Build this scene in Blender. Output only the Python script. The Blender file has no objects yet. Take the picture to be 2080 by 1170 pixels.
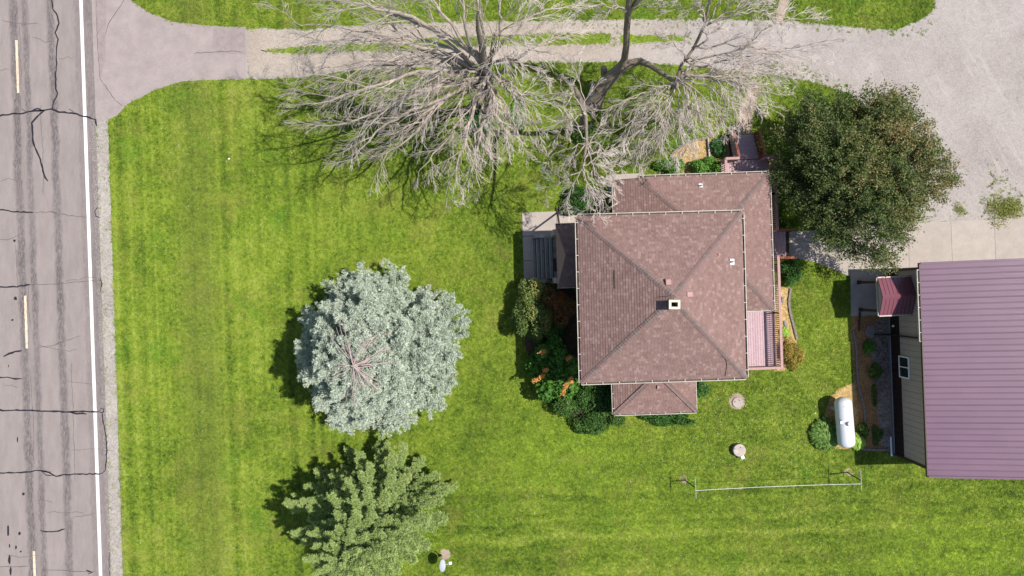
import bpy, math, random
import numpy as np
from mathutils import Vector, Matrix
random.seed(7)
rng = np.random.default_rng(7)
S = bpy.context.scene
C = S.collection
R = math.radians
# ------------------------------------------------------------------ camera, world, sun, exposure
CAMH = 40.0
cam = bpy.data.cameras.new('camera'); camo = bpy.data.objects.new('camera', cam); C.objects.link(camo)
camo.location = (0, 0, CAMH); camo.rotation_euler = (0, 0, 0)
cam.sensor_width = 36; cam.lens = 36 * 1400 / 2080; cam.clip_end = 3000; cam.clip_start = .1
S.camera = camo
SUN = Vector((.55, .075, 1)).normalized()
w = bpy.data.worlds.new("World"); S.world = w; w.use_nodes = True
wn = w.node_tree.nodes; wl = w.node_tree.links
sky = wn.new('ShaderNodeTexSky'); sky.sky_type = 'NISHITA'; sky.sun_disc = False
sky.sun_elevation = math.asin(SUN.z); sky.sun_rotation = math.atan2(SUN.x, SUN.y)
wl.new(sky.outputs[0], wn['Background'].inputs[0]); wn['Background'].inputs[1].default_value = .10
sl = bpy.data.lights.new('sun', 'SUN'); sl.energy = 4.7; sl.angle = R(.5); sl.color = (1, .955, .89)
so = bpy.data.objects.new('sun', sl); C.objects.link(so); so.location = SUN * 60
so.rotation_euler = SUN.to_track_quat('Z', 'Y').to_euler()
S.view_settings.view_transform = 'Standard'; S.view_settings.look = 'None'
S.view_settings.gamma = 1; S.view_settings.use_curve_mapping = False
S.view_settings.exposure = .40
# ------------------------------------------------------------------ helpers
def W(px, py, z=0.0):
    k = (CAMH - z) / 1400
    return Vector(((px - 1040) * k, (585 - py) * k, z))

def frame(a_deg, ox=0, oy=0):
    a = R(a_deg); c, s = math.cos(a), math.sin(a)
    def F(p, q, z=0.0): return Vector((ox + p * c - q * s, oy + p * s + q * c, z))
    return F

class MB:
    def __init__(s): s.v = []; s.f = []; s.m = []; s.t = []; s.tint = 0
    def add(s, vs, fs, m=0):
        o = len(s.v); s.v += [tuple(v) for v in vs]; s.t += [s.tint] * len(vs)
        s.f += [tuple(i + o for i in f) for f in fs]; s.m += [m] * len(fs); return s
    def prism(s, poly, z0, z1, m=0, bottom=False):
        n = len(poly); P = [(p[0], p[1]) for p in poly]
        ar = sum(P[i][0] * P[(i + 1) % n][1] - P[(i + 1) % n][0] * P[i][1] for i in range(n))
        if ar < 0: P = P[::-1]
        vs = [(x, y, z0) for x, y in P] + [(x, y, z1) for x, y in P]
        fs = [tuple(range(n, 2 * n))] + [(i, (i + 1) % n, n + (i + 1) % n, n + i) for i in range(n)]
        if bottom: fs.append(tuple(range(n - 1, -1, -1)))
        return s.add(vs, fs, m)
    def sheet(s, poly, z, m=0):
        n = len(poly); P = [(p[0], p[1]) for p in poly]
        ar = sum(P[i][0] * P[(i + 1) % n][1] - P[(i + 1) % n][0] * P[i][1] for i in range(n))
        if ar < 0: P = P[::-1]
        return s.add([(x, y, z) for x, y in P], [tuple(range(n))], m)
    def bar(s, a, b, w, h, up=(0, 0, 1), m=0):
        a = Vector(a); b = Vector(b); d = (b - a).normalized(); u = Vector(up)
        if abs(d.dot(u)) > .98: u = Vector((1, 0, 0))
        r = d.cross(u).normalized() * (w / 2); u = r.cross(d).normalized() * (h / 2)
        vs = [a - r - u, a + r - u, a + r + u, a - r + u, b - r - u, b + r - u, b + r + u, b - r + u]
        return s.add(vs, [(0, 1, 2, 3), (7, 6, 5, 4), (0, 4, 5, 1), (1, 5, 6, 2), (2, 6, 7, 3), (3, 7, 4, 0)], m)
    def tube(s, pts, rad, n=8, m=0, cap=True):
        pts = [Vector(p) for p in pts]; N = len(pts)
        if not hasattr(rad, '__len__'): rad = [rad] * N
        vs = []; ref = Vector((.37, .61, .7))
        for i, p in enumerate(pts):
            d = (pts[min(i + 1, N - 1)] - pts[max(i - 1, 0)])
            d = d.normalized() if d.length > 1e-9 else Vector((0, 0, 1))
            a = d.cross(ref)
            if a.length < .1: a = d.cross(Vector((1, 0, 0)))
            a.normalize(); b = d.cross(a)
            for k in range(n):
                t = 2 * math.pi * k / n
                vs.append(p + (a * math.cos(t) + b * math.sin(t)) * rad[i])
        fs = [(i * n + k, i * n + (k + 1) % n, (i + 1) * n + (k + 1) % n, (i + 1) * n + k) for i in range(N - 1) for k in range(n)]
        if cap: fs += [tuple(range(n - 1, -1, -1)), tuple((N - 1) * n + k for k in range(n))]
        return s.add(vs, fs, m)
    def lathe(s, c, prof, n=20, m=0):
        c = Vector(c); vs = []
        for r, z in prof:
            for k in range(n):
                t = 2 * math.pi * k / n; vs.append(c + Vector((r * math.cos(t), r * math.sin(t), z)))
        N = len(prof)
        fs = [(i * n + k, i * n + (k + 1) % n, (i + 1) * n + (k + 1) % n, (i + 1) * n + k) for i in range(N - 1) for k in range(n)]
        fs.append(tuple((N - 1) * n + k for k in range(n)))
        return s.add(vs, fs, m)

ROOT = {}
def mesh(name, mb, mats, org=(0, 0, 0), smooth=False):
    me = bpy.data.meshes.new(name); o = Vector(org)
    me.from_pydata([(v[0] - o.x, v[1] - o.y, v[2] - o.z) for v in mb.v], [], mb.f)
    for m in (mats if isinstance(mats, (list, tuple)) else [mats]): me.materials.append(m)
    if any(mb.m): me.polygons.foreach_set('material_index', mb.m)
    if any(mb.t):
        at = me.attributes.new('tint', 'FLOAT', 'POINT'); at.data.foreach_set('value', mb.t)
    if smooth: me.polygons.foreach_set('use_smooth', [True] * len(me.polygons))
    me.update(); return me
def npmesh(name, verts, k, mat, org=(0, 0, 0), tint=None):
    """verts: (N*k,3) array, every k consecutive verts one face"""
    v = (verts - np.array(org)).astype(np.float32); n = len(v)
    me = bpy.data.meshes.new(name); me.vertices.add(n); me.vertices.foreach_set('co', v.ravel())
    me.loops.add(n); me.loops.foreach_set('vertex_index', np.arange(n, dtype=np.int32))
    me.polygons.add(n // k); me.polygons.foreach_set('loop_start', np.arange(0, n, k, dtype=np.int32))
    me.update(calc_edges=True); me.materials.append(mat)
    if tint is not None:
        at = me.attributes.new('tint', 'FLOAT', 'POINT'); at.data.foreach_set('value', np.repeat(tint, k).astype(np.float32))
    return me
def thing(name, label, cat, loc, group=None):
    o = bpy.data.objects.new(name, None); C.objects.link(o); o.location = loc; o.empty_display_size = .2
    o['label'] = label; o['category'] = cat
    if group: o['group'] = group
    ROOT[o.name] = Vector(loc); return o
def root_loc(o): return ROOT[o.name]
def part(name, me, parent, kind=None, label=None):
    o = bpy.data.objects.new(name, me); C.objects.link(o); o.parent = parent; ROOT[o.name] = ROOT[parent.name]
    if kind: o['kind'] = kind
    if label: o['label'] = label
    return o
def P(name, mb, mat, parent, smooth=False, kind=None, label=None):
    return part(name, mesh(name, mb, mat, root_loc(parent), smooth), parent, kind, label)
def struct(name, mb, mat, kind='structure', smooth=False):
    o = bpy.data.objects.new(name, mesh(name, mb, mat, (0, 0, 0), smooth)); C.objects.link(o)
    o['kind'] = kind; ROOT[o.name] = Vector((0, 0, 0)); return o
def single(name, mb, mat, label, cat, loc, group=None, smooth=False):
    o = bpy.data.objects.new(name, mesh(name, mb, mat, loc, smooth)); C.objects.link(o); o.location = loc
    o['label'] = label; o['category'] = cat; ROOT[o.name] = Vector(loc)
    if group: o['group'] = group
    return o
# ------------------------------------------------------------------ node helper + materials
class NT:
    def __init__(s, name):
        s.mat = bpy.data.materials.new(name); s.mat.use_nodes = True
        s.t = s.mat.node_tree; s.b = s.t.nodes['Principled BSDF']; s.out = s.t.nodes['Material Output']
        s.b.inputs['Specular IOR Level'].default_value = .3
        s.geo = s.t.nodes.new('ShaderNodeNewGeometry'); s.pos = s.geo.outputs['Position']; s._xyz = None
    def lk(s, a, b):
        if hasattr(a, 'is_output'): s.t.links.new(a, b)
        else:
            try: b.default_value = a
            except Exception: b.default_value = (a, a, a)
    @property
    def xyz(s):
        if s._xyz is None:
            n = s.t.nodes.new('ShaderNodeSeparateXYZ'); s.lk(s.pos, n.inputs[0]); s._xyz = n.outputs
        return s._xyz
    def m(s, op, a, b=0.0, c=None, clamp=False):
        n = s.t.nodes.new('ShaderNodeMath'); n.operation = op; n.use_clamp = clamp
        s.lk(a, n.inputs[0]); s.lk(b, n.inputs[1])
        if c is not None: s.lk(c, n.inputs[2])
        return n.outputs[0]
    def noise(s, scale, detail=3, rough=.55, vec=None, dim='3D', dist=0):
        n = s.t.nodes.new('ShaderNodeTexNoise'); n.noise_dimensions = dim
        n.inputs['Scale'].default_value = scale; n.inputs['Detail'].default_value = detail
        n.inputs['Roughness'].default_value = rough; n.inputs['Distortion'].default_value = dist
        if dim == '1D': s.lk(vec, n.inputs['W'])
        else: s.lk(vec if vec is not None else s.pos, n.inputs['Vector'])
        return n.outputs[0]
    def vmap(s, sx, sy, sz=1, off=(0, 0, 0), rot=0):
        n = s.t.nodes.new('ShaderNodeMapping'); s.lk(s.pos, n.inputs[0]); n.inputs[3].default_value = (sx, sy, sz)
        n.inputs[1].default_value = off; n.inputs[2].default_value = (0, 0, rot); return n.outputs[0]
    def vor(s, scale, feat='F1', vec=None, out=0):
        n = s.t.nodes.new('ShaderNodeTexVoronoi'); n.feature = feat; n.inputs['Scale'].default_value = scale
        s.lk(vec if vec is not None else s.pos, n.inputs['Vector']); return n.outputs[out]
    def ramp(s, fac, stops, interp='LINEAR'):
        n = s.t.nodes.new('ShaderNodeValToRGB'); n.color_ramp.interpolation = interp; e = n.color_ramp.elements
        for i, (p, c) in enumerate(stops):
            c = (c, c, c, 1) if not hasattr(c, '__len__') else (*c, 1)
            if i < 2: e[i].position = p; e[i].color = c
            else: x = e.new(p); x.color = c
        s.lk(fac, n.inputs[0]); return n.outputs[0]
    def mix(s, f, a, b, mode='MIX'):
        n = s.t.nodes.new('ShaderNodeMix'); n.data_type = 'RGBA'; n.blend_type = mode
        s.lk(f, n.inputs[0])
        for v, i in ((a, 6), (b, 7)):
            if hasattr(v, 'is_output'): s.t.links.new(v, n.inputs[i])
            else: n.inputs[i].default_value = (*v, 1) if len(v) == 3 else v
        return n.outputs[2]
    def attr(s, name):
        n = s.t.nodes.new('ShaderNodeAttribute'); n.attribute_name = name; return n.outputs['Fac']
    def bump(s, h, dist=.01, strength=1.0):
        n = s.t.nodes.new('ShaderNodeBump'); n.inputs['Distance'].default_value = dist; n.inputs['Strength'].default_value = strength
        s.lk(h, n.inputs['Height']); s.lk(n.outputs[0], s.b.inputs['Normal'])
    def fin(s, col=None, rough=.8, metal=0, spec=None):
        if col is not None:
            if hasattr(col, 'is_output'): s.lk(col, s.b.inputs['Base Color'])
            else: s.b.inputs['Base Color'].default_value = (*col, 1)
        s.lk(rough, s.b.inputs['Roughness']); s.b.inputs['Metallic'].default_value = metal
        if spec is not None: s.b.inputs['Specular IOR Level'].default_value = spec
        return s.mat
def lobj(n):
    x = n.t.nodes.new('ShaderNodeObjectInfo'); return x.outputs['Random']

def mottled(name, col, var=.25, scale=6, rough=.75, metal=0, bumpd=.004, spec=.3, dirt=None, objvar=0):
    n = NT(name); a = n.noise(scale, 5, .65); lo = tuple(c * (1 - var) for c in col); hi = tuple(min(1, c * (1 + var)) for c in col)
    c = n.ramp(a, [(.3, lo), (.7, hi)])
    f = n.noise(scale * 9, 2); c = n.mix(n.ramp(f, [(.35, 0), (.75, .35)]), c, tuple(x * .7 for x in col))
    if dirt:
        d = n.noise(scale * .35, 4, .7); c = n.mix(n.ramp(d, [(.52, 0), (.75, .8)]), c, dirt)
    if objvar:
        r = lobj(n); c = n.mix(n.m('MULTIPLY', r, objvar), c, tuple(x * .45 for x in col))
    if bumpd: n.bump(f, bumpd)
    return n.fin(c, rough, metal, spec)

def lawn_nodes(n, jitter=None):
    x, y = n.xyz[0], n.xyz[1]
    u = n.m('MULTIPLY_ADD', n.m('MULTIPLY_ADD', y, .0342, x), 35, 1040)      # metres across the mown stripes, in 1/35 m
    v = n.m('MULTIPLY_ADD', x, -.034, y)
    n1 = n.noise(.16, 4, .6); n2 = n.noise(.9, 5, .65); n3 = n.noise(5, 4, .7); n4 = n.noise(26, 2, .6)
    val = n.m('MULTIPLY_ADD', n.m('SUBTRACT', n1, .5), .9, .56)
    val = n.m('MULTIPLY_ADD', n.m('SUBTRACT', n2, .5), .85, val)
    val = n.m('MULTIPLY_ADD', n.m('SUBTRACT', n3, .5), .90, val)
    val = n.m('MULTIPLY_ADD', n.m('SUBTRACT', n4, .5), .8, val)
    # mower stripes along the road on the west lawn
    wob = n.m('MULTIPLY_ADD', n.m('SUBTRACT', n.noise(.35, 3), .5), 14, u)
    uu = n.m('DIVIDE', n.m('SUBTRACT', wob, 200), 400, clamp=True)
    st = n.ramp(uu, [(0, .45), (.05, .47), (.22, .54), (.29, .60), (.33, .50), (.42, .48), (.55, .50), (.585, .52), (.6, .70), (.622, .70), (.64, .52), (.75, .58), (.86, .52), (1, .5)])
    val = n.m('MULTIPLY_ADD', n.m('SUBTRACT', st, .5), .62, val)
    s1 = n.noise(1.9, 3, .5, u if False else n.m('MULTIPLY', u, .03), '1D')
    mx = n.m('SUBTRACT', 1, n.m('DIVIDE', n.m('SUBTRACT', u, 650), 350, clamp=True))
    val = n.m('ADD', val, n.m('MULTIPLY', n.m('MULTIPLY', n.m('SUBTRACT', s1, .5), .55), mx))
    # stripes across the south lawn
    vv = n.m('ADD', v, n.m('MULTIPLY', n.noise(.22, 4), 1.6))
    s2 = n.noise(1.35, 2, .5, vv, '1D')
    ms = n.m('MULTIPLY', n.m('DIVIDE', n.m('SUBTRACT', -8.5, y), 3.5, clamp=True), n.m('DIVIDE', n.m('ADD', x, 8), 8, clamp=True))
    val = n.m('ADD', val, n.m('MULTIPLY', n.m('MULTIPLY', n.m('SUBTRACT', s2, .50), .80), ms))
    if jitter is not None: val = n.m('ADD', val, jitter)
    col = n.ramp(val, [(.06, (.038, .078, .010)), (.30, (.090, .160, .014)), (.54, (.175, .262, .022)), (.78, (.275, .365, .036)), (1, (.38, .43, .09))])
    # dry, yellow-brown wear
    dry = n.noise(.55, 5, .7, n.vmap(1, 1, 1, (31, 7, 3)))
    col = n.mix(n.ramp(dry, [(.52, 0), (.72, .50)]), col, (.30, .285, .065))
    # olive wear band west of the trees
    ol = n.ramp(uu, [(0, .0), (.36, .0), (.46, .34), (.57, .40), (.6, .2), (.66, .0)])
    col = n.mix(ol, col, (.185, .215, .045))
    # lush lime-green spots fed by the septic field and the south-east corner
    for (bx, by, br, ba) in ((3.2, -9.6, 4.6, .16), (26, -15.6, 5.5, .24), (9.5, -13.6, 5, .10), (18.5, -2.5, 2.6, .05), (-13, 3.5, 6, .06)):
        dx = n.m('POWER', n.m('DIVIDE', n.m('SUBTRACT', x, bx), br), 2); dy = n.m('POWER', n.m('DIVIDE', n.m('SUBTRACT', y, by), br * .55), 2)
        g = n.m('POWER', 2.718, n.m('MULTIPLY', n.m('ADD', dx, dy), -1)); g = n.m('MULTIPLY', g, n.ramp(n.noise(1.3, 4, .7), [(.38, .2), (.6, 1)]))
        col = n.mix(n.m('MULTIPLY', g, ba * 4.2, clamp=True), col, (.30, .43, .035))
    # vivid green clover patches
    cl = n.noise(.42, 4, .65, n.vmap(1, 1, 1, (3, 17, 9)))
    col = n.mix(n.ramp(cl, [(.58, 0), (.72, .45)]), col, (.10, .26, .015))
    return col
def make_lawn():
    n = NT('lawn_soil'); c = lawn_nodes(n)
    c = n.mix(.22, c, (.05, .06, .015)); n.bump(n.noise(60, 3), .03); return n.fin(c, .95, spec=.1)
def make_grass():
    n = NT('grass_blades'); r = lobj(n)
    c = lawn_nodes(n, n.m('MULTIPLY', n.m('SUBTRACT', r, .5), .60))
    tr = n.t.nodes.new('ShaderNodeBsdfTranslucent'); mx = n.t.nodes.new('ShaderNodeMixShader'); mx.inputs[0].default_value = .3
    n.lk(c, tr.inputs[0]); n.fin(c, .6, spec=.25)
    n.t.links.new(n.b.outputs[0], mx.inputs[1]); n.t.links.new(tr.outputs[0], mx.inputs[2]); n.t.links.new(mx.outputs[0], n.out.inputs[0])
    return n.mat
def foliage(name, stops, trans=.25, rough=.55, posvar=0):
    n = NT(name); a = n.attr('tint')
    if posvar: a = n.m('ADD', a, n.m('MULTIPLY', n.m('SUBTRACT', n.noise(.7, 3), .5), posvar))
    c = n.ramp(a, stops)
    tr = n.t.nodes.new('ShaderNodeBsdfTranslucent'); mx = n.t.nodes.new('ShaderNodeMixShader'); mx.inputs[0].default_value = trans
    n.lk(c, tr.inputs[0]); n.fin(c, rough, spec=.3)
    n.t.links.new(n.b.outputs[0], mx.inputs[1]); n.t.links.new(tr.outputs[0], mx.inputs[2]); n.t.links.new(mx.outputs[0], n.out.inputs[0])
    return n.mat
def gravel(name, lo, hi, s=1.0, patch=None, tracks=False, fade=None):
    n = NT(name); big = n.noise(.35, 5, .65); med = n.noise(4, 4, .7); fine = n.vor(28 * s, out=1); f2 = n.noise(55 * s, 3, .7)
    fg = n.t.nodes.new('ShaderNodeSeparateColor'); n.lk(fine, fg.inputs[0])
    v = n.m('MULTIPLY_ADD', n.m('SUBTRACT', big, .5), .9, .5); v = n.m('MULTIPLY_ADD', n.m('SUBTRACT', med, .5), .5, v)
    v = n.m('MULTIPLY_ADD', n.m('SUBTRACT', fg.outputs[0], .5), .4, v); v = n.m('MULTIPLY_ADD', n.m('SUBTRACT', f2, .5), .55, v)
    c = n.ramp(v, [(.15, lo), (.8, hi)])
    if tracks:
        mp = n.t.nodes.new('ShaderNodeMapping'); mp.vector_type = 'TEXTURE'; n.lk(n.pos, mp.inputs[0]); mp.inputs[2].default_value = (0, 0, R(-62)); mp.inputs[3].default_value = (4.5, .45, 1)
        t = n.noise(1.0, 4, .6, mp.outputs[0]); c = n.mix(n.ramp(t, [(.56, 0), (.72, .30)]), c, (.52, .47, .43))
    if patch:
        p = n.noise(.5, 5, .7, n.vmap(1, 1, 1, (5, 9, 2))); c = n.mix(n.ramp(p, [(.5, 0), (.68, .7)]), c, patch)
    if fade:
        e = n.m('ADD', n.m('DIVIDE', n.m('SUBTRACT', n.xyz[0], fade[0]), fade[1]), n.m('SUBTRACT', big, .5)); g = n.ramp(v, [(.15, fade[2]), (.8, fade[3])]); c = n.mix(n.m('MULTIPLY', e, 1.0, clamp=True), c, g)
    n.bump(f2, .02); return n.fin(c, .95, spec=.15)
def make_road():
    n = NT('worn_asphalt'); x, y = n.xyz[0], n.xyz[1]
    u = n.m('MULTIPLY_ADD', n.m('MULTIPLY_ADD', y, .0342, x), 35, 1040)
    wob = n.m('MULTIPLY_ADD', n.m('SUBTRACT', n.noise(2.2, 5, .75, n.vmap(1, .35)), .5), 16, u)
    wob = n.m('MULTIPLY_ADD', n.m('SUBTRACT', n.noise(.25, 2, .5, n.vmap(.3, 1)), .5), 10, wob)
    uu = n.m('DIVIDE', n.m('ADD', wob, 60), 300, clamp=True)
    def at(p): return (p + 60) / 300
    st = n.ramp(uu, [(0, 0), (at(36), 0), (at(42), .8), (at(52), .85), (at(56), .2), (at(63), .2), (at(67), .75), (at(74), .7), (at(79), 0), (at(112), 0), (at(118), .85), (at(127), .8), (at(132), .05), (at(168), .05), (at(173), .4), (at(180), .35), (at(186), .15), (at(193), .55), (at(205), .6), (at(212), .3)])
    brk = n.noise(14, 7, .85, n.vmap(1, .25)); brk2 = n.noise(.22, 4, .6, n.vmap(.5, 1, 1, (9, 2, 0)))
    k = n.m('MULTIPLY', st, n.ramp(brk, [(.37, .0), (.54, 1)])); k = n.m('MULTIPLY', k, n.ramp(brk2, [(.25, .55), (.6, 1.0)]))
    fine = n.noise(45, 4, .8); mid = n.noise(1.2, 4, .7, n.vmap(1.5, .4))
    vv = n.m('ADD', n.m('MULTIPLY', fine, .5), n.m('MULTIPLY', mid, .5))
    c = n.ramp(vv, [(.3, (.190, .160, .150)), (.7, (.300, .258, .242))])
    c = n.mix(k, c, (.068, .060, .064))
    agg = n.ramp(n.noise(16, 6, .85, n.vmap(1, .22, 1, (4, 4, 0))), [(.60, 0), (.68, .5)]); c = n.mix(agg, c, (.12, .105, .105))
    n.bump(fine, .006); return n.fin(c, .9, spec=.2)

def shingle_mat(i, col):
    n = NT('shingle_shade'); f = n.noise(60, 3, .8); g = n.noise(1.1, 4, .65)
    c = n.ramp(f, [(.3, tuple(k * .82 for k in col)), (.7, tuple(k * 1.15 for k in col))])
    c = n.mix(n.ramp(g, [(.40, 0), (.75, .30)]), c, tuple(k * .62 for k in col)); return n.fin(c, .95, spec=.1)
M = {}
M['lawn'] = make_lawn(); M['grass'] = make_grass(); M['road'] = make_road()
M['gravel'] = gravel('drive_gravel', (0.252, 0.220, 0.203), (0.403, 0.363, 0.340), tracks=True)
M['ruts'] = gravel('lane_gravel', (0.249, 0.206, 0.172), (0.447, 0.383, 0.323), patch=(0.327, 0.275, 0.219), fade=(3.0, 8.0, (0.252, 0.220, 0.203), (0.403, 0.363, 0.340)))
M['shoulder'] = gravel('shoulder_gravel', (0.206, 0.185, 0.163), (0.447, 0.408, 0.370), s=.8)
M['dirt'] = gravel('bare_earth', (.22, .16, .115), (.42, .33, .26), s=.8); M['darkmulch'] = gravel('dark_mulch', (.06, .04, .025), (.17, .11, .07), s=.6)
M['pediment'] = mottled('pediment_board', (.36, .22, .19), .08, 5, .8)
M['apron'] = mottled('apron_asphalt', (0.297, 0.251, 0.237), .14, 1.2, .9, bumpd=.004)
M['apron2'] = mottled('apron_patch_asphalt', (0.265, 0.220, 0.210), .16, 2.5, .9, bumpd=.004)
M['tar'] = mottled('tar_seal', (.022, .020, .026), .3, 9, .5)
M['crack'] = mottled('crack_dirt', (.09, .078, .075), .4, 12, .9)
M['white'] = mottled('road_paint_white', (.74, .73, .72), .10, 5, .6, dirt=(.42, .39, .37))
M['yellow'] = mottled('road_paint_yellow', (.62, .50, .36), .25, 10, .7, dirt=(.30, .25, .21))
M['concrete'] = mottled('light_concrete', (0.380, 0.330, 0.292), .10, 1.4, .9, objvar=.10)
M['oldconcrete'] = mottled('old_concrete', (.42, .36, .32), .22, 3, .9, dirt=(.22, .18, .15))
M['stepconcrete'] = mottled('step_concrete', (.215, .205, .185), .25, 5, .9, dirt=(.12, .11, .09))
M['treadstrip'] = mottled('dark_tread_strip', (.05, .05, .035), .3, 9, .95)  # near-black colour for the strips laid on the entry step treads
M['shingles'] = [shingle_mat(i, c) for i, c in enumerate([(.222, .142, .126), (.238, .154, .138), (.206, .130, .116), (.272, .184, .164), (.190, .120, .107)])]
M['roofbase'] = mottled('roof_underlay', (.13, .075, .07), .2, 5, .95)
M['hipcap'] = mottled('hip_cap_shingle', (0.174, 0.128, 0.117), .28, 5, .95)
M['gutter'] = mottled('gutter_enamel', (.44, .40, .335), .2, 3, .55, dirt=(.23, .17, .125))
M['gutterin'] = mottled('gutter_debris', (.09, .07, .055), .4, 9, .9)
M['strap'] = mottled('gutter_strap_white', (.54, .51, .46), .08, 5, .5)
M['siding'] = mottled('house_siding', (.42, .36, .30), .08, 2, .7)
M['glass'] = NT('dark_glass').fin((.02, .025, .03), .06, 0, .6)
M['deckpink'] = mottled('deck_board_paint', (.46, .32, .345), .16, 7, .7, objvar=.22)
M['railpink'] = mottled('rail_cap_paint', (.40, .245, .225), .14, 7, .7)
M['redwood'] = mottled('red_brown_stain', (.235, .075, .042), .25, 8, .6)
M['darkwood'] = mottled('dark_brown_trim', (.055, .030, .026), .25, 5, .5)
M['baluster'] = mottled('baluster_paint', (.42, .285, .27), .15, 9, .7)
n = NT('plum_metal_roof'); a = n.noise(.5, 4, .6); d = n.noise(1.0, 4, .65, n.vmap(.5, 9)); c = n.ramp(a, [(.3, (.130, .069, .109)), (.7, (.152, .081, .126))]); c = n.mix(n.ramp(d, [(.5, 0), (.75, .35)]), c, (.185, .125, .155)); M['metalroof'] = n.fin(c, n.ramp(d, [(.3, .40), (.7, .58)]), 0, .4)
M['metalroof2'] = mottled('burgundy_metal_roof', (.185, .062, .082), .06, 1, .3, bumpd=0, spec=.6)
M['taupe'] = mottled('taupe_metal_siding', (.37, .325, .30), .06, 1.5, .5, bumpd=0)
M['wainscot'] = mottled('brown_metal_wainscot', (.026, .014, .012), .15, 2, .5, bumpd=0)
M['whitepaint'] = mottled('white_enamel', (.80, .80, .80), .03, 3, .35, bumpd=0, dirt=(.62, .61, .58))
M['tank'] = mottled('tank_paint', (.68, .69, .72), .04, 2, .32, bumpd=0, dirt=(.58, .58, .59), spec=.5)
M['darkmetal'] = mottled('dark_metal', (.035, .03, .03), .3, 5, .5)
M['greymetal'] = mottled('grey_metal', (.34, .33, .33), .15, 6, .45)
M['dish'] = mottled('grey_dish', (.42, .43, .50), .06, 4, .4)
M['brick'] = mottled('chimney_brick', (.20, .15, .12), .3, 12, .9)
M['chimcap'] = mottled('chimney_cap_cement', (.62, .55, .45), .15, 9, .9)
M['ventpink'] = mottled('roof_vent_paint', (.38, .225, .205), .08, 6, .6)
M['stone'] = mottled('field_stone', (.26, .23, .215), .3, 6, .9)
M['edging'] = mottled('grey_edging', (.20, .17, .16), .25, 5, .8)
M['rock'] = gravel('river_rock_bed', (.10, .075, .062), (.44, .36, .31), s=.45, patch=(.13, .10, .06))
M['mulch'] = gravel('wood_mulch', (.20, .10, .045), (.48, .29, .13), s=.6)
M['mulchgold'] = gravel('gold_mulch', (.30, .19, .075), (.62, .45, .20), s=.6)
M['bark'] = mottled('trunk_bark', (.25, .205, .165), .35, 7, .95, bumpd=.03)
M['deadbark'] = mottled('dead_trunk_bark', (.30, .245, .185), .35, 9, .95, bumpd=.03)
n = NT('bare_twigs'); a = n.noise(2.2, 5, .75); tw = n.ramp(a, [(.3, (.30, .235, .205)), (.5, (.45, .385, .345)), (.7, (.62, .57, .53))])
lb = n.ramp(n.noise(5, 4, .7), [(.3, (.19, .15, .115)), (.5, (.31, .255, .20)), (.72, (.46, .40, .34))]); M['twig'] = n.fin(n.mix(n.attr('tint'), lb, tw), .9)
M['deadtwig'] = mottled('dead_spruce_twigs', (.44, .345, .325), .15, 5, .9, bumpd=0)
M['stem'] = mottled('shrub_stems', (.10, .07, .05), .3, 9, .9, bumpd=0)
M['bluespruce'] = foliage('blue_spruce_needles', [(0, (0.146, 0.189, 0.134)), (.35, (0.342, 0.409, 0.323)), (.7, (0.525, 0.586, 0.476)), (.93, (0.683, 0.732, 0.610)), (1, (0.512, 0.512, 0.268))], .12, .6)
M['greenspruce'] = foliage('green_spruce_needles', [(0, (0.101, 0.171, 0.052)), (.4, (0.279, 0.381, 0.127)), (.75, (0.456, 0.559, 0.194)), (1, (0.742, 0.745, 0.283))], .15, .6)
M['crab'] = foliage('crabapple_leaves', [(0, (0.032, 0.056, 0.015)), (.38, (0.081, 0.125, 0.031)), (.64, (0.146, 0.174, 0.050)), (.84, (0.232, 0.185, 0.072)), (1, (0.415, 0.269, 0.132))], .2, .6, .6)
M['olive'] = foliage('olive_shrub_leaves', [(0, (.06, .11, .025)), (.5, (.15, .21, .05)), (.85, (.25, .30, .08)), (1, (.50, .30, .08))], .25)
M['rust'] = foliage('rust_shrub_leaves', [(0, (.05, .07, .02)), (.4, (.14, .11, .035)), (.7, (.50, .17, .06)), (1, (.7, .28, .10))], .3)
M['bright'] = foliage('bright_shrub_leaves', [(0, (.03, .09, .014)), (.55, (.085, .22, .026)), (1, (.18, .36, .055))], .25, .55)
M['orange'] = foliage('orange_seed_plumes', [(0, (.62, .26, .06)), (1, (.85, .48, .16))], .2)
M['yew'] = foliage('yew_needles', [(0, (.022, .06, .012)), (.5, (.062, .145, .024)), (1, (.15, .26, .05))], .15)
M['box'] = foliage('boxwood_leaves', [(0, (.03, .08, .014)), (.6, (.065, .17, .03)), (1, (.13, .27, .05))], .2)
M['lime'] = foliage('lime_shrub_leaves', [(0, (.06, .16, .02)), (.6, (.15, .34, .05)), (1, (.28, .48, .08))], .3)
M['spirea'] = foliage('spirea_leaves', [(0, (.17, .16, .03)), (.45, (.38, .32, .06)), (.8, (.52, .32, .08)), (1, (.62, .52, .16))], .3)
M['hosta'] = foliage('hosta_leaves', [(0, (.04, .09, .012)), (.5, (.10, .20, .03)), (1, (.27, .38, .09))], .2, .6)
M['hostalime'] = foliage('lime_hosta_leaves', [(0, (.14, .30, .03)), (1, (.42, .58, .10))], .25, .4)
M['iris'] = foliage('iris_leaves', [(0, (.04, .12, .03)), (1, (.12, .26, .08))], .25, .4)
M['weed'] = foliage('weed_leaves', [(0, (.14, .18, .03)), (.5, (.30, .34, .07)), (1, (.42, .36, .14))], .3)
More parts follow.
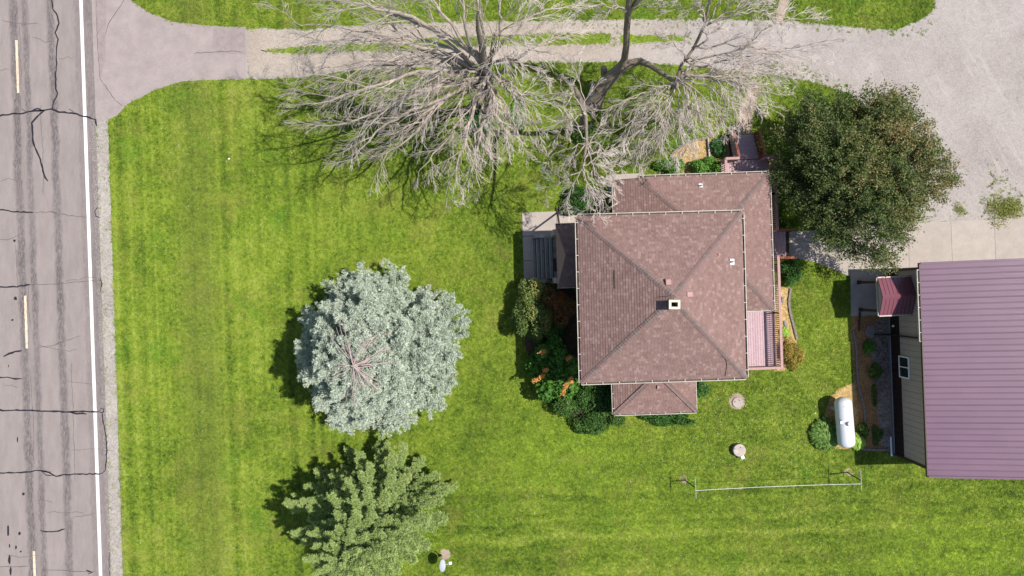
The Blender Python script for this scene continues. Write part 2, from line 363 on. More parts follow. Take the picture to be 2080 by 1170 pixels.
# ------------------------------------------------------------------ ground
def jag(pts, step=.25, amp=.03, closed=True, seed=0):
    r = random.Random(seed); out = []; n = len(pts)
    for i in range(n if closed else n - 1):
        a = Vector(pts[i][:2]); b = Vector(pts[(i + 1) % n][:2]); L = (b - a).length; k = max(1, int(L / step))
        nn = Vector((-(b - a).y, (b - a).x)).normalized() if L > 0 else Vector((0, 0))
        for j in range(k):
            out.append(a.lerp(b, j / k) + nn * (r.uniform(-amp, amp)))
    return out
def smooth(pts, it=2):
    for _ in range(it):
        q = []
        for i in range(len(pts)):
            a, b = pts[i], pts[(i + 1) % len(pts)]
            q += [(a[0] * .75 + b[0] * .25, a[1] * .75 + b[1] * .25), (a[0] * .25 + b[0] * .75, a[1] * .25 + b[1] * .75)]
        pts = q
    return pts
def WP(pts, z=0): return [W(x, y, z) for x, y in pts]
def L(y, u): return u + .0342 * (y - 585)           # pixel column of the road line u at row y

b = MB(); b.sheet([(-700, -700), (700, -700), (700, 700), (-700, 700)], 0); struct('lawn', b, M['lawn'])
PX = {}
PX['shoulder'] = [(L(238, 196), 238), (L(238, 229) + 2, 238), (L(1400, 229), 1400), (L(1400, 196), 1400)]
PX['apron'] = [(L(-120, 186), -120), (205, -120), (225, -40), (262, -2), (300, 24), (350, 44), (420, 52), (500, 55), (500, 161), (420, 163), (370, 165), (312, 184), (262, 210), (236, 236), (L(252, 196), 254)]
PX['gravel'] = [(496, 57), (620, 60), (760, 50), (850, 46), (1000, 43), (1200, 40), (1430, 38), (1600, 42), (1700, 51), (1780, 59), (1822, 60), (1842, 52), (1875, 38), (1893, 22), (1900, 0), (1902, -80), (2500, -80), (2500, 445), (2080, 444), (1850, 453), (1700, 470), (1700, 440), (1852, 448), (1858, 400), (1845, 330), (1800, 260), (1725, 190), (1640, 164), (1560, 151), (1450, 140), (1300, 126), (1100, 126), (1000, 131), (850, 137), (700, 145), (600, 158), (496, 161)]
PX['path_a'] = [(1592, -60), (1612, -60), (1603, 0), (1590, 44), (1574, 44), (1583, 0)]
PX['path_b'] = [(1524, 168), (1545, 168), (1538, 200), (1528, 240), (1526, 272), (1490, 272), (1500, 235), (1510, 200)]
b = MB(); b.sheet([(-700, 70)] and [W(L(-9000, 196), -9000), W(L(-9000, 229), -9000), W(L(-1200, 229), -1200), W(L(-1200, 196), -1200)], .006)
b.sheet(jag([W(*p) for p in PX['shoulder']], .12, .022, seed=3), .006)
b.sheet([W(L(1400, 196), 1400), W(L(1400, 229), 1400), W(L(9000, 229), 9000), W(L(9000, 196), 9000)], .006)
b.sheet([W(L(-1200, 196), -1200), W(L(-1200, 229), -1200), W(215, -118), W(L(-118, 190), -118)], .006)
struct('gravel_shoulder', b, M['shoulder'])
b = MB(); b.sheet(jag([W(*p) for p in PX['gravel']], .16, .05, seed=4), .006); struct('gravel_drive', b, M['gravel'])
b = MB(); b.sheet(jag(WP([(503, 60), (620, 62), (760, 53), (850, 49), (1000, 46), (1200, 43), (1380, 41), (1440, 60), (1420, 90), (1450, 132), (1300, 122), (1100, 122), (1000, 127), (850, 133), (700, 141), (600, 154), (503, 157)]), .2, .06, seed=14), .011)
struct('gravel_lane', b, M['ruts'])
b = MB(); b.sheet(jag([W(*p) for p in PX['path_a']], .15, .04, seed=5), .012); b.sheet(jag([W(*p) for p in PX['path_b']], .15, .05, seed=6), .005)
struct('footpath', b, M['dirt'])
b = MB()
for j_, pl in enumerate(([(528, 103), (600, 95), (700, 91), (800, 85), (900, 76), (1000, 73), (1110, 68), (1240, 68), (1240, 88), (1110, 92), (1000, 93), (900, 98), (800, 104), (700, 104), (600, 110)], [(1262, 71), (1330, 72), (1390, 74), (1390, 84), (1262, 88)])): b.sheet(jag([W(*p) for p in pl], .12, .07, seed=70 + j_), .016)
struct('grass_strip', b, M['lawn'])
b = MB(); b.sheet(jag([W(*p) for p in PX['apron']], .3, .02, seed=7), .012); struct('asphalt_apron', b, M['apron'])
b = MB(); b.sheet([W(434, 54), W(498, 56), W(498, 110), W(430, 108)], .016); b.sheet([W(206, -60), W(216, 0), W(214, 120), W(204, 160), W(200, 100), W(196, 0)], .016)
_p = None
struct('asphalt_patch', b, M['apron2'])
road = None
b = MB(); b.sheet([W(L(-9000, -190), -9000), W(L(-9000, 206.5), -9000), W(L(9000, 206.5), 9000), W(L(9000, -190), 9000)], .018)
road = struct('road', b, M['road'])
b = MB(); b.sheet([W(L(-9000, 181.6), -9000), W(L(-9000, 188.2), -9000), W(L(9000, 188.2), 9000), W(L(9000, 181.6), 9000)], .024)
P('edge_line', b, M['white'], road)
for k in range(-6, 8):
    y0 = 82 + 518.5 * k
    b = MB(); b.sheet(jag([W(L(y0, 48.6), y0), W(L(y0, 53.6), y0), W(L(y0 + 107, 53.6), y0 + 107), W(L(y0 + 107, 48.6), y0 + 107)], .1, .008, seed=20 + k), .024)
    P('centre_line_dash', b, M['yellow'], road)
def ribbon(b, px, w, z=.028, seed=0):
    r = random.Random(seed); pts = []
    for i in range(len(px) - 1):
        a = Vector(px[i]); c = Vector(px[i + 1]); k = max(1, int((c - a).length / 6)); nn = Vector((-(c - a).y, (c - a).x)).normalized()
        for j in range(k): pts.append(a.lerp(c, j / k) + nn * r.uniform(-.9, .9))
    pts.append(Vector(px[-1])); Q = [W(p.x, p.y, 0) for p in pts]; vs = []; N = len(Q)
    for i, q in enumerate(Q):
        d = (Q[min(i + 1, N - 1)] - Q[max(i - 1, 0)]); d.z = 0; d.normalize(); nn = Vector((-d.y, d.x, 0))
        ww = w / 35 / 2 * r.uniform(.65, 1.3) * (.5 if i in (0, N - 1) else 1)
        vs += [q + nn * ww + Vector((0, 0, z)), q - nn * ww + Vector((0, 0, z))]
    b.add(vs, [(2 * i, 2 * i + 1, 2 * i + 3, 2 * i + 2) for i in range(N - 1)])
TAR = [([(103, -60), (106, 0), (108, 18), (118, 33), (121, 48), (113, 66), (119, 80), (115, 95), (116, 130), (113, 155), (114, 180), (118, 190), (110, 205), (107, 222)], 2.0),
 ([(-90, 233), (0, 235), (12, 233), (50, 230), (60, 227), (85, 225), (105, 222), (120, 228), (150, 230), (170, 236), (195, 243), (197, 256)], 2.4),
 ([(60, 226), (78, 221), (90, 226), (80, 233), (65, 250), (68, 285), (72, 300), (82, 325), (92, 360), (98, 368)], 2.4), ([(45, 222), (55, 228)], 1.6), ([(140, 222), (150, 227)], 2),
 ([(-90, 424), (0, 426), (30, 430), (68, 432)], 2.4), ([(200, 420), (193, 430), (195, 440), (205, 442)], 1.3),
 ([(-90, 585), (0, 583), (35, 582), (62, 578)], 2.2), ([(205, 562), (207, 576), (205, 592)], 1.6),
 ([(8, 724), (25, 716), (45, 712)], 3), ([(-60, 765), (0, 767), (15, 765), (25, 769), (45, 769)], 2.2),
 ([(-90, 832), (0, 833), (60, 834), (140, 836), (175, 836), (202, 836)], 2.4), ([(140, 836), (155, 840), (177, 841)], 2.2),
 ([(203, 834), (206, 829), (211, 831), (211, 837), (205, 838), (203, 834)], 1.8),
 ([(208, 838), (211, 862), (215, 880), (217, 900), (217, 930), (214, 955), (207, 962)], 1.8),
 ([(207, 962), (170, 963), (130, 964), (115, 967), (100, 960), (80, 955), (60, 958), (30, 960), (-90, 964)], 2.0),
 ([(85, 957), (94, 965), (110, 966), (101, 959), (86, 957)], 1.6), ([(82, 1077), (100, 1080), (120, 1078), (133, 1074)], 1.8),
 ([(175, 1158), (188, 1162), (180, 1165)], 2.4), ([(224, 1120), (222, 1135), (223, 1170)], 1.2)]
for i, (pl, wd) in enumerate(TAR):
    b = MB(); ribbon(b, pl, wd * 1.35, seed=i); P('tar_seal', b, M['tar'], road)
rc = random.Random(77); XC = []
for k_ in range(16):
    y0 = rc.uniform(-20, 1190); u0 = rc.choice((0, 20, 60, 130, 78)) + rc.uniform(-6, 6); ln_ = rc.uniform(25, 90); pl = []; yy = y0
    for q_ in range(6): pl.append((L(yy, u0) + ln_ * q_ / 5, yy)); yy += rc.uniform(-5, 5)
    XC.append(pl)
for k_ in range(6):
    y0 = rc.uniform(-20, 900); u0 = rc.choice((58, 96, 140, 152, 36)); XC.append([(L(y0 + q_ * 30, u0) + rc.uniform(-1.5, 1.5), y0 + q_ * 30) for q_ in range(int(rc.uniform(4, 11)))])
for i, pl in enumerate([[(68, 432), (105, 430), (140, 438), (180, 441)], [(62, 578), (110, 577), (180, 571), (208, 570)], [(75, 707), (110, 701), (165, 682)], [(-40, 1152), (60, 1150)], [(90, 1157), (150, 1160), (195, 1161)],
     [(110, 700), (125, 694)], [(105, 430), (125, 440)], [(170, 0), (178, 236)], [(36, 0), (42, 200)]][:7] + XC):
    b = MB(); ribbon(b, pl, 1.0 if i < 7 else .7, seed=40 + i); P('road_crack', b, M['crack'], road)
b = MB()
for i, pl in enumerate([[(195, -20), (198, 80), (203, 160), (215, 175), (235, 205), (250, 216)], [(258, -8), (240, 20), (222, 45), (215, 70)], [(395, 108), (430, 106), (470, 104), (492, 106)]]):
    ribbon(b, pl, .9, z=.030, seed=60 + i)
struct('apron_crack', b, M['crack'])
b = MB()
for i, (x, y, w_, h) in enumerate([(36, 893, 3, 12), (48, 1003, 6, 6), (17, 1078, 5, 24), (40, 1083, 6, 7), (20, 1108, 3, 8), (33, 1111, 4, 9), (20, 1136, 6, 22), (22, 1160, 5, 16), (43, 1120, 4, 4), (30, 489, 5, 6), (32, 606, 7, 8), (18, 743, 2, 5), (26, 650, 5, 4)]):
    pts = [(x + w_ / 2 * math.cos(t) * random.uniform(.7, 1.2), y + h / 2 * math.sin(t) * random.uniform(.8, 1.2)) for t in np.linspace(0, 6.28, 12)[:-1]]
    b.sheet(WP(pts), .027)
P('tar_blot', b, M['tar'], road)
# concrete walk and yard slab
drive = thing('concrete_driveway', None or 'pale concrete', 'slab', (20, 3, 0)); del drive['label']; del drive['category']; drive['kind'] = 'structure'; drive.name = 'concrete_pavement'; ROOT['concrete_pavement'] = Vector((20, 3, 0))
def slab(px, parent, mat='concrete', z=.05, name='concrete_slab', shrink=.009):
    pts = WP(px); c = sum(pts, Vector()) / len(pts)
    pts = [p + (c - p).normalized() * shrink for p in pts]
    b = MB(); b.prism(pts, -.05, z - .008); n = len(pts)
    ins = [p + (c - p).normalized() * .012 for p in pts]
    P(name, MB().prism(ins, -.05, z), M[mat], parent)
for q in [[(1602, 470), (1652, 468), (1655, 533), (1612, 524), (1602, 521)], [(1652, 468), (1724, 463), (1726, 562), (1655, 533)], [(1724, 463), (1799, 457), (1802, 548), (1726, 552)],
          [(1726, 552), (1802, 548), (1804, 640), (1728, 642)], [(1799, 457), (1843, 453), (1846, 546), (1802, 548)], [(1843, 453), (1930, 449), (1934, 548), (1846, 546)], [(1930, 449), (2018, 445), (2022, 548), (1934, 548)],
          [(2018, 445), (2106, 441), (2110, 548), (2022, 548)], [(2106, 441), (2194, 437), (2198, 548), (2110, 548)], [(2194, 437), (2300, 433), (2304, 548), (2198, 548)]]:
    slab(q, drive)
walk = thing('concrete_walk', None or '', '', (2, 4, 0)); del walk['label']; del walk['category']; walk['kind'] = 'structure'
for q in [[(1060, 432), (1131, 429), (1132, 479), (1087, 479), (1061, 480)], [(1131, 429), (1176, 427), (1176, 479), (1132, 479)], [(1061, 480), (1087, 479), (1088, 530), (1063, 530)], [(1063, 530), (1088, 530), (1089, 572), (1064, 575)],
          [(1229, 355), (1300, 352), (1300, 368), (1230, 370)], [(1230, 370), (1262, 369), (1262, 395), (1240, 396)]]:
    slab(q, walk, z=.05)
P('slab_bedding', MB().sheet(WP([(1604, 471), (1652, 469), (1724, 464), (1850, 454), (2300, 434), (2300, 546), (1803, 547), (1804, 638), (1729, 640), (1727, 561), (1655, 532), (1613, 523), (1604, 520)]), .038), M['concrete'], drive)
# planting beds
def bed(name, px, mat, z=.012, seed=1, sm=1):
    b = MB(); b.sheet(jag([Vector(p) for p in smooth([tuple(W(*q)[:2]) for q in px], sm)], .12, .03, seed=seed), z); return struct(name, b, M[mat])
PX['bed_n'] = [(1335, 362), (1350, 340), (1368, 310), (1390, 292), (1420, 284), (1440, 280), (1500, 280), (1500, 362)]
PX['bed_e'] = [(1572, 580), (1606, 584), (1602, 612), (1606, 640), (1616, 672), (1620, 700), (1600, 752), (1572, 755)]
PX['bed_tank'] = [(1672, 858), (1682, 812), (1702, 790), (1722, 782), (1735, 778), (1740, 800), (1745, 850), (1748, 912), (1690, 912)]
PX['bed_w'] = [(1728, 641), (1812, 641), (1822, 914), (1772, 916), (1748, 908), (1738, 820), (1731, 740)]
PX['bed_wh'] = [(1075, 585), (1080, 572), (1180, 570), (1185, 780), (1250, 780), (1245, 850), (1200, 860), (1140, 830), (1100, 780), (1075, 730), (1062, 690), (1085, 650)]
bed('mulch_bed', PX['bed_n'], 'mulchgold', seed=11); bed('mulch_bed', PX['bed_e'], 'mulchgold', seed=12)
bed('mulch_bed', PX['bed_tank'], 'mulchgold', seed=13); bed('mulch_bed', PX['bed_w'], 'mulch', .010, seed=14, sm=0)
bed('mulch_bed', PX['bed_wh'], 'darkmulch', .009, seed=15)
bed('river_rock_bed', [(1780, 643), (1812, 642), (1822, 912), (1790, 913), (1786, 860), (1776, 820), (1785, 800), (1774, 760), (1768, 700), (1774, 690)], 'rock', .022, seed=16, sm=2)
PX['ring1'] = [(1497 + 17 * math.cos(t), 815 + 17 * math.sin(t)) for t in np.linspace(0, 6.2, 14)]
PX['ring2'] = [(904 + 12 * math.cos(t), 1126 + 11 * math.sin(t)) for t in np.linspace(0, 6.2, 12)]
bed('bare_soil', PX['ring1'], 'dirt', .007, 17); bed('bare_soil', PX['ring2'], 'dirt', .007, 18)
bed('bare_soil', [(1722, 950), (1735, 955), (1733, 967), (1718, 966), (1712, 958)], 'dirt', .007, 19); bed('bare_soil', [(1378, 966), (1394, 964), (1398, 985), (1382, 984)], 'dirt', .007, 19)

# ------------------------------------------------------------------ the house
hroot = thing('house', 'two-storey house under a pyramid roof of reddish brown shingles with low wings around it', 'house', W(1345, 603, 0) * 1)
ra = 1.9
HF = frame(ra)
def loc2(v):
    a = R(ra); return (v.x * math.cos(a) + v.y * math.sin(a), -v.x * math.sin(a) + v.y * math.cos(a))
NSH = 0; SH = {}; stuffsh = MB(); SHOBJ = []
def clip(poly, a, b_, c):           # keep a*x+b*y<=c
    out = []; n = len(poly)
    for i in range(n):
        p, q = poly[i], poly[(i + 1) % n]; dp = a * p[0] + b_ * p[1] - c; dq = a * q[0] + b_ * q[1] - c
        if dp <= 0: out.append(p)
        if dp * dq < 0:
            t = dp / (dp - dq); out.append((p[0] + (q[0] - p[0]) * t, p[1] + (q[1] - p[1]) * t))
    return out
def shingle_face(pts, seed, lift=.02, objects=True, sink=None):
    """pts: planar 3-D polygon, first edge = eave, seen from above counter-clockwise"""
    r = random.Random(seed); A = Vector(pts[0]); B = Vector(pts[1]); U = (B - A).normalized()
    n = Vector((0, 0, 0))
    for i in range(1, len(pts) - 1): n += (Vector(pts[i]) - A).cross(Vector(pts[i + 1]) - A)
    n.normalize();
    if n.z < 0: n = -n
    V = n.cross(U).normalized(); poly = [((Vector(p) - A).dot(U), (Vector(p) - A).dot(V)) for p in pts]
    ar = sum(poly[i][0] * poly[(i + 1) % len(poly)][1] - poly[(i + 1) % len(poly)][0] * poly[i][1] for i in range(len(poly)))
    if ar < 0: poly = poly[::-1]
    umin = min(p[0] for p in poly); umax = max(p[0] for p in poly); vmax = max(p[1] for p in poly)
    row = .138; tw = .172; t = .016; M3 = Matrix((U, V, n)).transposed().to_4x4()
    v0 = -.03; k = 0
    while v0 < vmax:
        u0 = umin - r.uniform(0, tw); rowpoly = clip(clip(poly, 0, -1, -max(v0, min(p[1] for p in poly) - .001) + 0 if v0 > 0 else 1), 0, 1, v0 + row)
        while u0 < umax and len(rowpoly) > 2:
            q = clip(clip(rowpoly, -1, 0, -(u0 + .003)), 1, 0, u0 + tw - .003)
            if len(q) > 2:
                qa = abs(sum(q[i][0] * q[(i + 1) % len(q)][1] - q[(i + 1) % len(q)][0] * q[i][1] for i in range(len(q)))) / 2
                if qa > .0006:
                    sh = r.choices(range(5), (34, 26, 22, 12, 6))[0]; tt = t * r.uniform(.7, 1.35)
                    full = len(q) == 4 and qa > (tw - .006) * row * .985
                    if full and objects and r.random() < .22 and len(SHOBJ) < 300:
                        SHOBJ.append((sh, A + U * (u0) + V * v0 + n * lift, M3))
                    else:
                        m_ = len(q)
                        def H(v): return lift + tt * (1 - (v - v0) / row) + .001
                        top = [A + U * a + V * c + n * H(c) for a, c in q]; bot = [A + U * a + V * c + n * (lift - .012) for a, c in q]
                        stuffsh.add(top + bot, [tuple(range(m_))] + [(m_ + i, m_ + (i + 1) % m_, (i + 1) % m_, i) for i in range(m_)], sh)
            u0 += tw
        v0 += row; k += 1
def slabroof(name, faces, parent, thick=.10):
    b = MB()
    for pts in faces:
        n_ = len(pts); b.add([Vector(p) for p in pts] + [Vector(p) - Vector((0, 0, thick)) for p in pts], [tuple(range(n_)), tuple(range(2 * n_ - 1, n_ - 1, -1))] + [(n_ + i, n_ + (i + 1) % n_, (i + 1) % n_, i) for i in range(n_)])
    return P(name, b, M['roofbase'], parent)
# main roof
E = 5.6; TL = W(1173, 440, E); TR = W(1506, 431.5, E); BR = W(1515, 766, E); BL = W(1181, 777, E)
AP = W(1367, 607, 7.9); AP2 = W(1369, 601, 7.9)
main = [[BL, BR, AP], [BR, TR, AP2, AP], [TR, TL, AP2], [TL, BL, AP, AP2]]
roof = slabroof('main_roof', main, hroot)
for i, f in enumerate(main): shingle_face(f, 100 + i)
# hip caps, each overlapping the next
caps = MB(); shade = random.Random(5)
def hip(a, b_, n1, n2, w_=.12, step=.145, lift=.036):
    a = Vector(a); b_ = Vector(b_); d = (b_ - a); Ln = d.length; d.normalize(); k = int(Ln / step)
    n = (n1 + n2).normalized(); s1 = d.cross(n).normalized()
    d1 = (s1 - n1 * s1.dot(n1)).normalized(); d2 = (-s1 - n2 * (-s1).dot(n2)).normalized()
    if s1.dot(n1) < 0: pass
    for i in range(k):
        p = a + d * (i * step); q = a + d * min(Ln, (i * step + step * 1.25))
        l0 = lift + .022 * shade.uniform(.7, 1.3); l1 = lift
        e1 = d1 * w_; e2 = d2 * w_
        vs = [p + e1 + n1 * l0, p + n * l0 * 1.15, p + e2 + n2 * l0, q + e2 + n2 * l1, q + n * l1 * 1.15, q + e1 + n1 * l1, p + e1 - n1 * .02, p + n * 0, p + e2 - n2 * .02, q + e2 - n2 * .02, q + e1 - n1 * .02]
        caps.add(vs, [(0, 1, 4, 5), (1, 2, 3, 4), (0, 6, 7, 1), (1, 7, 8, 2), (2, 8, 9, 3), (0, 5, 10, 6)], shade.choice((0, 0, 1)))
def nrm(p):
    n = (Vector(p[1]) - Vector(p[0])).cross(Vector(p[2]) - Vector(p[0])).normalized(); return n if n.z > 0 else -n
NS, NE, NN_, NW = [nrm(f) for f in main]
hip(BL, AP, NS, NW); hip(BR, AP, NE, NS); hip(TR, AP2, NN_, NE); hip(TL, AP2, NW, NN_)
# low north-east wing
m_ = .4
A2 = HF(*loc2(W(1296, 361, 2.9)), 2.9); p2, q2 = loc2(A2)
pR, _ = loc2(W(1566, 490, 2.9)); _, qN = loc2(W(1430, 356.5, 2.9)); _, qS = loc2(W(1541, 629, 2.9)); pL, _ = loc2(W(1247, 400, 2.4))
qN = q2; pw = loc2(Vector((11.1, 1, 0)))[0]; qw = loc2(Vector((8, 3.25, 0)))[1]
def ZE(p): return 2.9 + m_ * (pR - p)
def ZN(q): return 2.9 + m_ * (qN - q)
def ZW(p): return 2.9 + m_ * (p - p2)
def ZS(q): return 2.9 + m_ * (q - qS)
hN = qN - qw; hE = pR - pw
fN = [HF(pR, qN, 2.9), HF(p2, qN, 2.9), HF(p2 + hN, qw, ZN(qw)), HF(pR - hN, qw, ZN(qw))]
fE = [HF(pR, qS, 2.9), HF(pR, qN, 2.9), HF(pR - hN, qw, ZN(qw)), HF(pw, qw, ZE(pw)), HF(pw, qS + hE, ZE(pw))]
fE = [HF(pR, qS, 2.9), HF(pR, qN, 2.9), HF(pR - hN, qN - hN, ZE(pR - hN)), HF(pw, qN - hN - .0, ZE(pw)), HF(pw, qS + hE, ZE(pw))]
fE[3] = HF(pw, qN - hN, ZE(pw)) if pw < pR - hN else fE[2]
if fE[3] is fE[2]: fE = [fE[0], fE[1], fE[2], HF(pR - hN, qS + hN, ZE(pR - hN))]; 
pS = pR - (hE if len(fE) == 5 else hN); zS = ZE(pS)
fS = [HF(pw - .1, qS, 2.9), HF(pR, qS, 2.9), HF(pS, qS + pR - pS, zS), HF(pw - .1, qS + pR - pS, zS)]
if len(fE) == 4: fS = [HF(pw, qS, 2.9), HF(pR, qS, 2.9), HF(pS, qS + pR - pS, zS), HF(pw, qS + pR - pS, zS)]
fW = [HF(pL, qN, ZW(pL)), HF(pL, qw - .05, ZW(pL)), HF(p2 + hN, qw - .05, ZN(qw)), HF(p2, qN, 2.9)]
wing = [fN, fE, fS, fW]
slabroof('wing_roof', wing, hroot)
for i, f in enumerate(wing): shingle_face(f, 200 + i)
n4 = [nrm(f) for f in wing]
hip(HF(p2, qN, 2.9), fN[2], n4[3], n4[0], .13); hip(HF(pR, qN, 2.9), fN[3], n4[0], n4[1], .13); hip(HF(pR, qS, 2.9), fS[2], n4[1], n4[2], .13)
# low south wing
a0 = loc2(W(1247.5, 841, 2.9)); a1 = loc2(W(1414, 836, 2.9)); qs = a0[1]; qt = loc2(Vector((8, -4.2, 0)))[1]
half = (a1[0] - a0[0]) / 2; pm = a0[0] + half; zz = 2.9 + m_ * half
sA = [HF(a0[0], qs, 2.9), HF(a1[0], qs, 2.9), HF(pm, qs + half, zz)]
sB = [HF(a1[0], qs, 2.9), HF(a1[0], qt, 2.9), HF(pm, qt, zz), HF(pm, qs + half, zz)]
sC = [HF(a0[0], qt, 2.9), HF(a0[0], qs, 2.9), HF(pm, qs + half, zz), HF(pm, qt, zz)]
slabroof('wing_roof', [sA, sB, sC], hroot)
for i, f in enumerate([sA, sB, sC]): shingle_face(f, 300 + i)
ns = [nrm(f) for f in (sA, sB, sC)]
hip(sA[0], sA[2], ns[2], ns[0], .12); hip(sA[1], sA[2], ns[0], ns[1], .12)
# west entry roof
b0 = loc2(W(1128.5, 457.5, 3.0)); b1 = loc2(W(1129.5, 583, 3.0)); pa = b0[0]; qa, qb = b1[1], b0[1]; qm = (qa + qb) / 2; zt = 3.0 + .45 * (qb - qa) / 2; pe = loc2(Vector((3.9, 1, 0)))[0]
wA = [HF(pa, qb, 3), HF(pa, qa, 3), HF(pa + .42, qm, zt)]
wB = [HF(pe, qb, 3), HF(pa, qb, 3), HF(pa + .42, qm, zt), HF(pe, qm, zt)]
wC = [HF(pa, qa, 3), HF(pe, qa, 3), HF(pe, qm, zt), HF(pa + .42, qm, zt)]
slabroof('entry_roof', [wA, wB, wC], hroot)
for i, f in enumerate([wB, wC]): shingle_face(f, 400 + i)
P('pediment', MB().add([v + Vector((0, 0, .03)) for v in wA] + [v - Vector((0, 0, .02)) for v in wA], [(0, 1, 2), (3, 4, 1, 0), (4, 5, 2, 1), (5, 3, 0, 2)]), M['pediment'], hroot)
# shingle parts
P('shingle', stuffsh, M['shingles'], hroot, kind='stuff')
P('hip_cap', caps, [M['hipcap'], M['shingles'][2]], hroot, kind='stuff')
proto = []
for s_ in range(5):
    q = MB(); u_, v_, t_ = .166, .138, .017
    q.add([(.003, 0, t_), (u_ + .003, 0, t_), (u_ + .003, v_, .001), (.003, v_, .001), (.003, 0, -.012), (u_ + .003, 0, -.012), (u_ + .003, v_, -.012), (.003, v_, -.012)], [(0, 1, 2, 3), (4, 5, 1, 0), (5, 6, 2, 1), (7, 4, 0, 3)])
    proto.append(mesh('shingle', q, M['shingles'][s_]))
hr = root_loc(hroot)
for sh, pos, m3 in SHOBJ:
    o = bpy.data.objects.new('shingle', proto[sh]); C.objects.link(o); o.parent = hroot
    mm = m3.copy(); mm.translation = pos - hr; o.matrix_local = mm
# gutters: open channels with straps
def gutter(a, b_, out, parent, step=.82, w_=.12, first=.3):
    a = Vector(a); b_ = Vector(b_); d = (b_ - a).normalized(); out = Vector(out).normalized(); Ln = (b_ - a).length; up = Vector((0, 0, 1))
    q = MB(); base = -up * .10
    q.bar(a + out * w_ + up * -.03, b_ + out * w_ + up * -.03, .036, .10)
    q.bar(a + out * .012 + up * -.05, b_ + out * .012 + up * -.05, .02, .10)
    for e in (a, b_): q.bar(e + out * .012 - up * .045, e + out * w_ - up * .045, .02, .11)
    g = P('gutter', q, M['gutter'], parent)
    P('channel', MB().bar(a + out * w_ * .5 - up * .075, b_ + out * w_ * .5 - up * .075, w_ * .9, .02), M['gutterin'], g)
    s = first
    while s < Ln:
        P('strap', MB().bar(a + d * s - out * .02 + up * .03, a + d * s + out * (w_ + .015) + up * .032, .026, .012), M['strap'], g); s += step
    return g
X = HF(1, 0) - HF(0, 0); Y = HF(0, 1) - HF(0, 0)
gutter(TL, TR, Y, hroot); gutter(BL, BR, -Y, hroot, first=.25); gutter(TL, BL, -X, hroot); gutter(TR, BR, X, hroot, step=.84)
gutter(HF(p2, qN, 2.9), HF(pR, qN, 2.9), Y, hroot, first=.1); gutter(HF(pR, qN, 2.9), HF(pR, qS, 2.9), X, hroot, w_=.09)
gutter(HF(pw + .3, qS, 2.9), HF(pR, qS, 2.9), -Y, hroot, w_=.07); gutter(HF(pL, qN, ZW(pL)), HF(pL, qw, ZW(pL)), -X, hroot, w_=.08, step=.7)
gutter(sA[0], sA[1], -Y, hroot, w_=.09); gutter(sC[1], sC[0], -X, hroot, w_=.09, step=.8); gutter(sB[0], sB[1], X, hroot, w_=.05)
gutter(HF(pa, qb, 3), HF(pe - .25, qb, 3), Y, hroot, w_=.08, step=.5); gutter(HF(pa, qa, 3), HF(pe - .25, qa, 3), -Y, hroot, w_=.06, step=.55)
# walls
def wallbox(name, p0, p1, q0, q1, z1, parent=hroot, mat='siding', F=HF, z0=0):
    return P(name, MB().prism([F(p0, q0), F(p1, q0), F(p1, q1), F(p0, q1)], z0, z1), M[mat], parent)
tl = loc2(TL); br = loc2(BR); ov = .45
mw = wallbox('wall', tl[0] + ov, br[0] - ov, br[1] + ov, tl[1] - ov, E - .02)
wallbox('wall', pL + .35, pR - .4, qw - .2, qN - .35, 2.32); wallbox('wall', br[0] - ov - .01, pR - .4, qS + .4, qw - .1, 2.85)
wallbox('wall', a0[0] + .35, a1[0] - .35, qs + .4, br[1] + ov - .01, 2.85)
wallbox('foundation', tl[0] + ov - .03, br[0] - ov + .03, br[1] + ov - .03, tl[1] - ov + .03, .5, mat='stepconcrete')
def window(p, q, z, wd, ht, nx, ny, parent, F=HF, mat='whitepaint', alongq=True):
    ax = F(0, 1) - F(0, 0) if alongq else F(1, 0) - F(0, 0); out = F(nx, ny) - F(0, 0); c = F(p, q, z); u = Vector((0, 0, 1)); fr = MB()
    for s_ in (-1, 1):
        fr.bar(c + ax * s_ * wd / 2 - u * (ht / 2 + .035) + out * .03, c + ax * s_ * wd / 2 + u * (ht / 2 + .035) + out * .03, .07, .07, up=out)
        fr.bar(c - ax * (wd / 2 - .035) + u * s_ * ht / 2 + out * .03, c + ax * (wd / 2 - .035) + u * s_ * ht / 2 + out * .03, .07, .07)
    wo = P('window', fr, M[mat], parent)
    P('sash_bar', MB().bar(c - u * (ht / 2 - .035) + out * .032, c + u * (ht / 2 - .035) + out * .032, .05, .05, up=out), M[mat], wo)
    for s_ in (-1, 1):
        P('pane', MB().bar(c + ax * s_ * wd / 4 - u * (ht / 2 - .03) + out * .012, c + ax * s_ * wd / 4 + u * (ht / 2 - .03) + out * .012, wd / 2 - .06, .012, up=out), M['glass'], wo)
    return wo
for q in (2.6, -3.6): window(tl[0] + ov, q, 4.4, .9, 1.3, -1, 0, hroot)
for q in (-1.4, -3.6): window(tl[0] + ov, q, 1.7, .9, 1.3, -1, 0, hroot)
for q in (-3.2, 2.0): window(br[0] - ov, q, 4.5, .9, 1.2, 1, 0, hroot)
for p in (5.2, 9.4): window(p, tl[1] - ov, 4.5, .9, 1.2, 0, 1, hroot, alongq=False); window(p, br[1] + ov, 4.5, .9, 1.2, 0, -1, hroot, alongq=False)
dr = P('door', MB().bar(HF(tl[0] + ov - .03, qm - .5, 1.95), HF(tl[0] + ov - .03, qm + .45, 1.95), .05, 2.0), M['whitepaint'], hroot)
P('door_glass', MB().bar(HF(tl[0] + ov - .07, qm - .3, 2.2), HF(tl[0] + ov - .07, qm + .25, 2.2), .03, 1.0), M['glass'], dr)
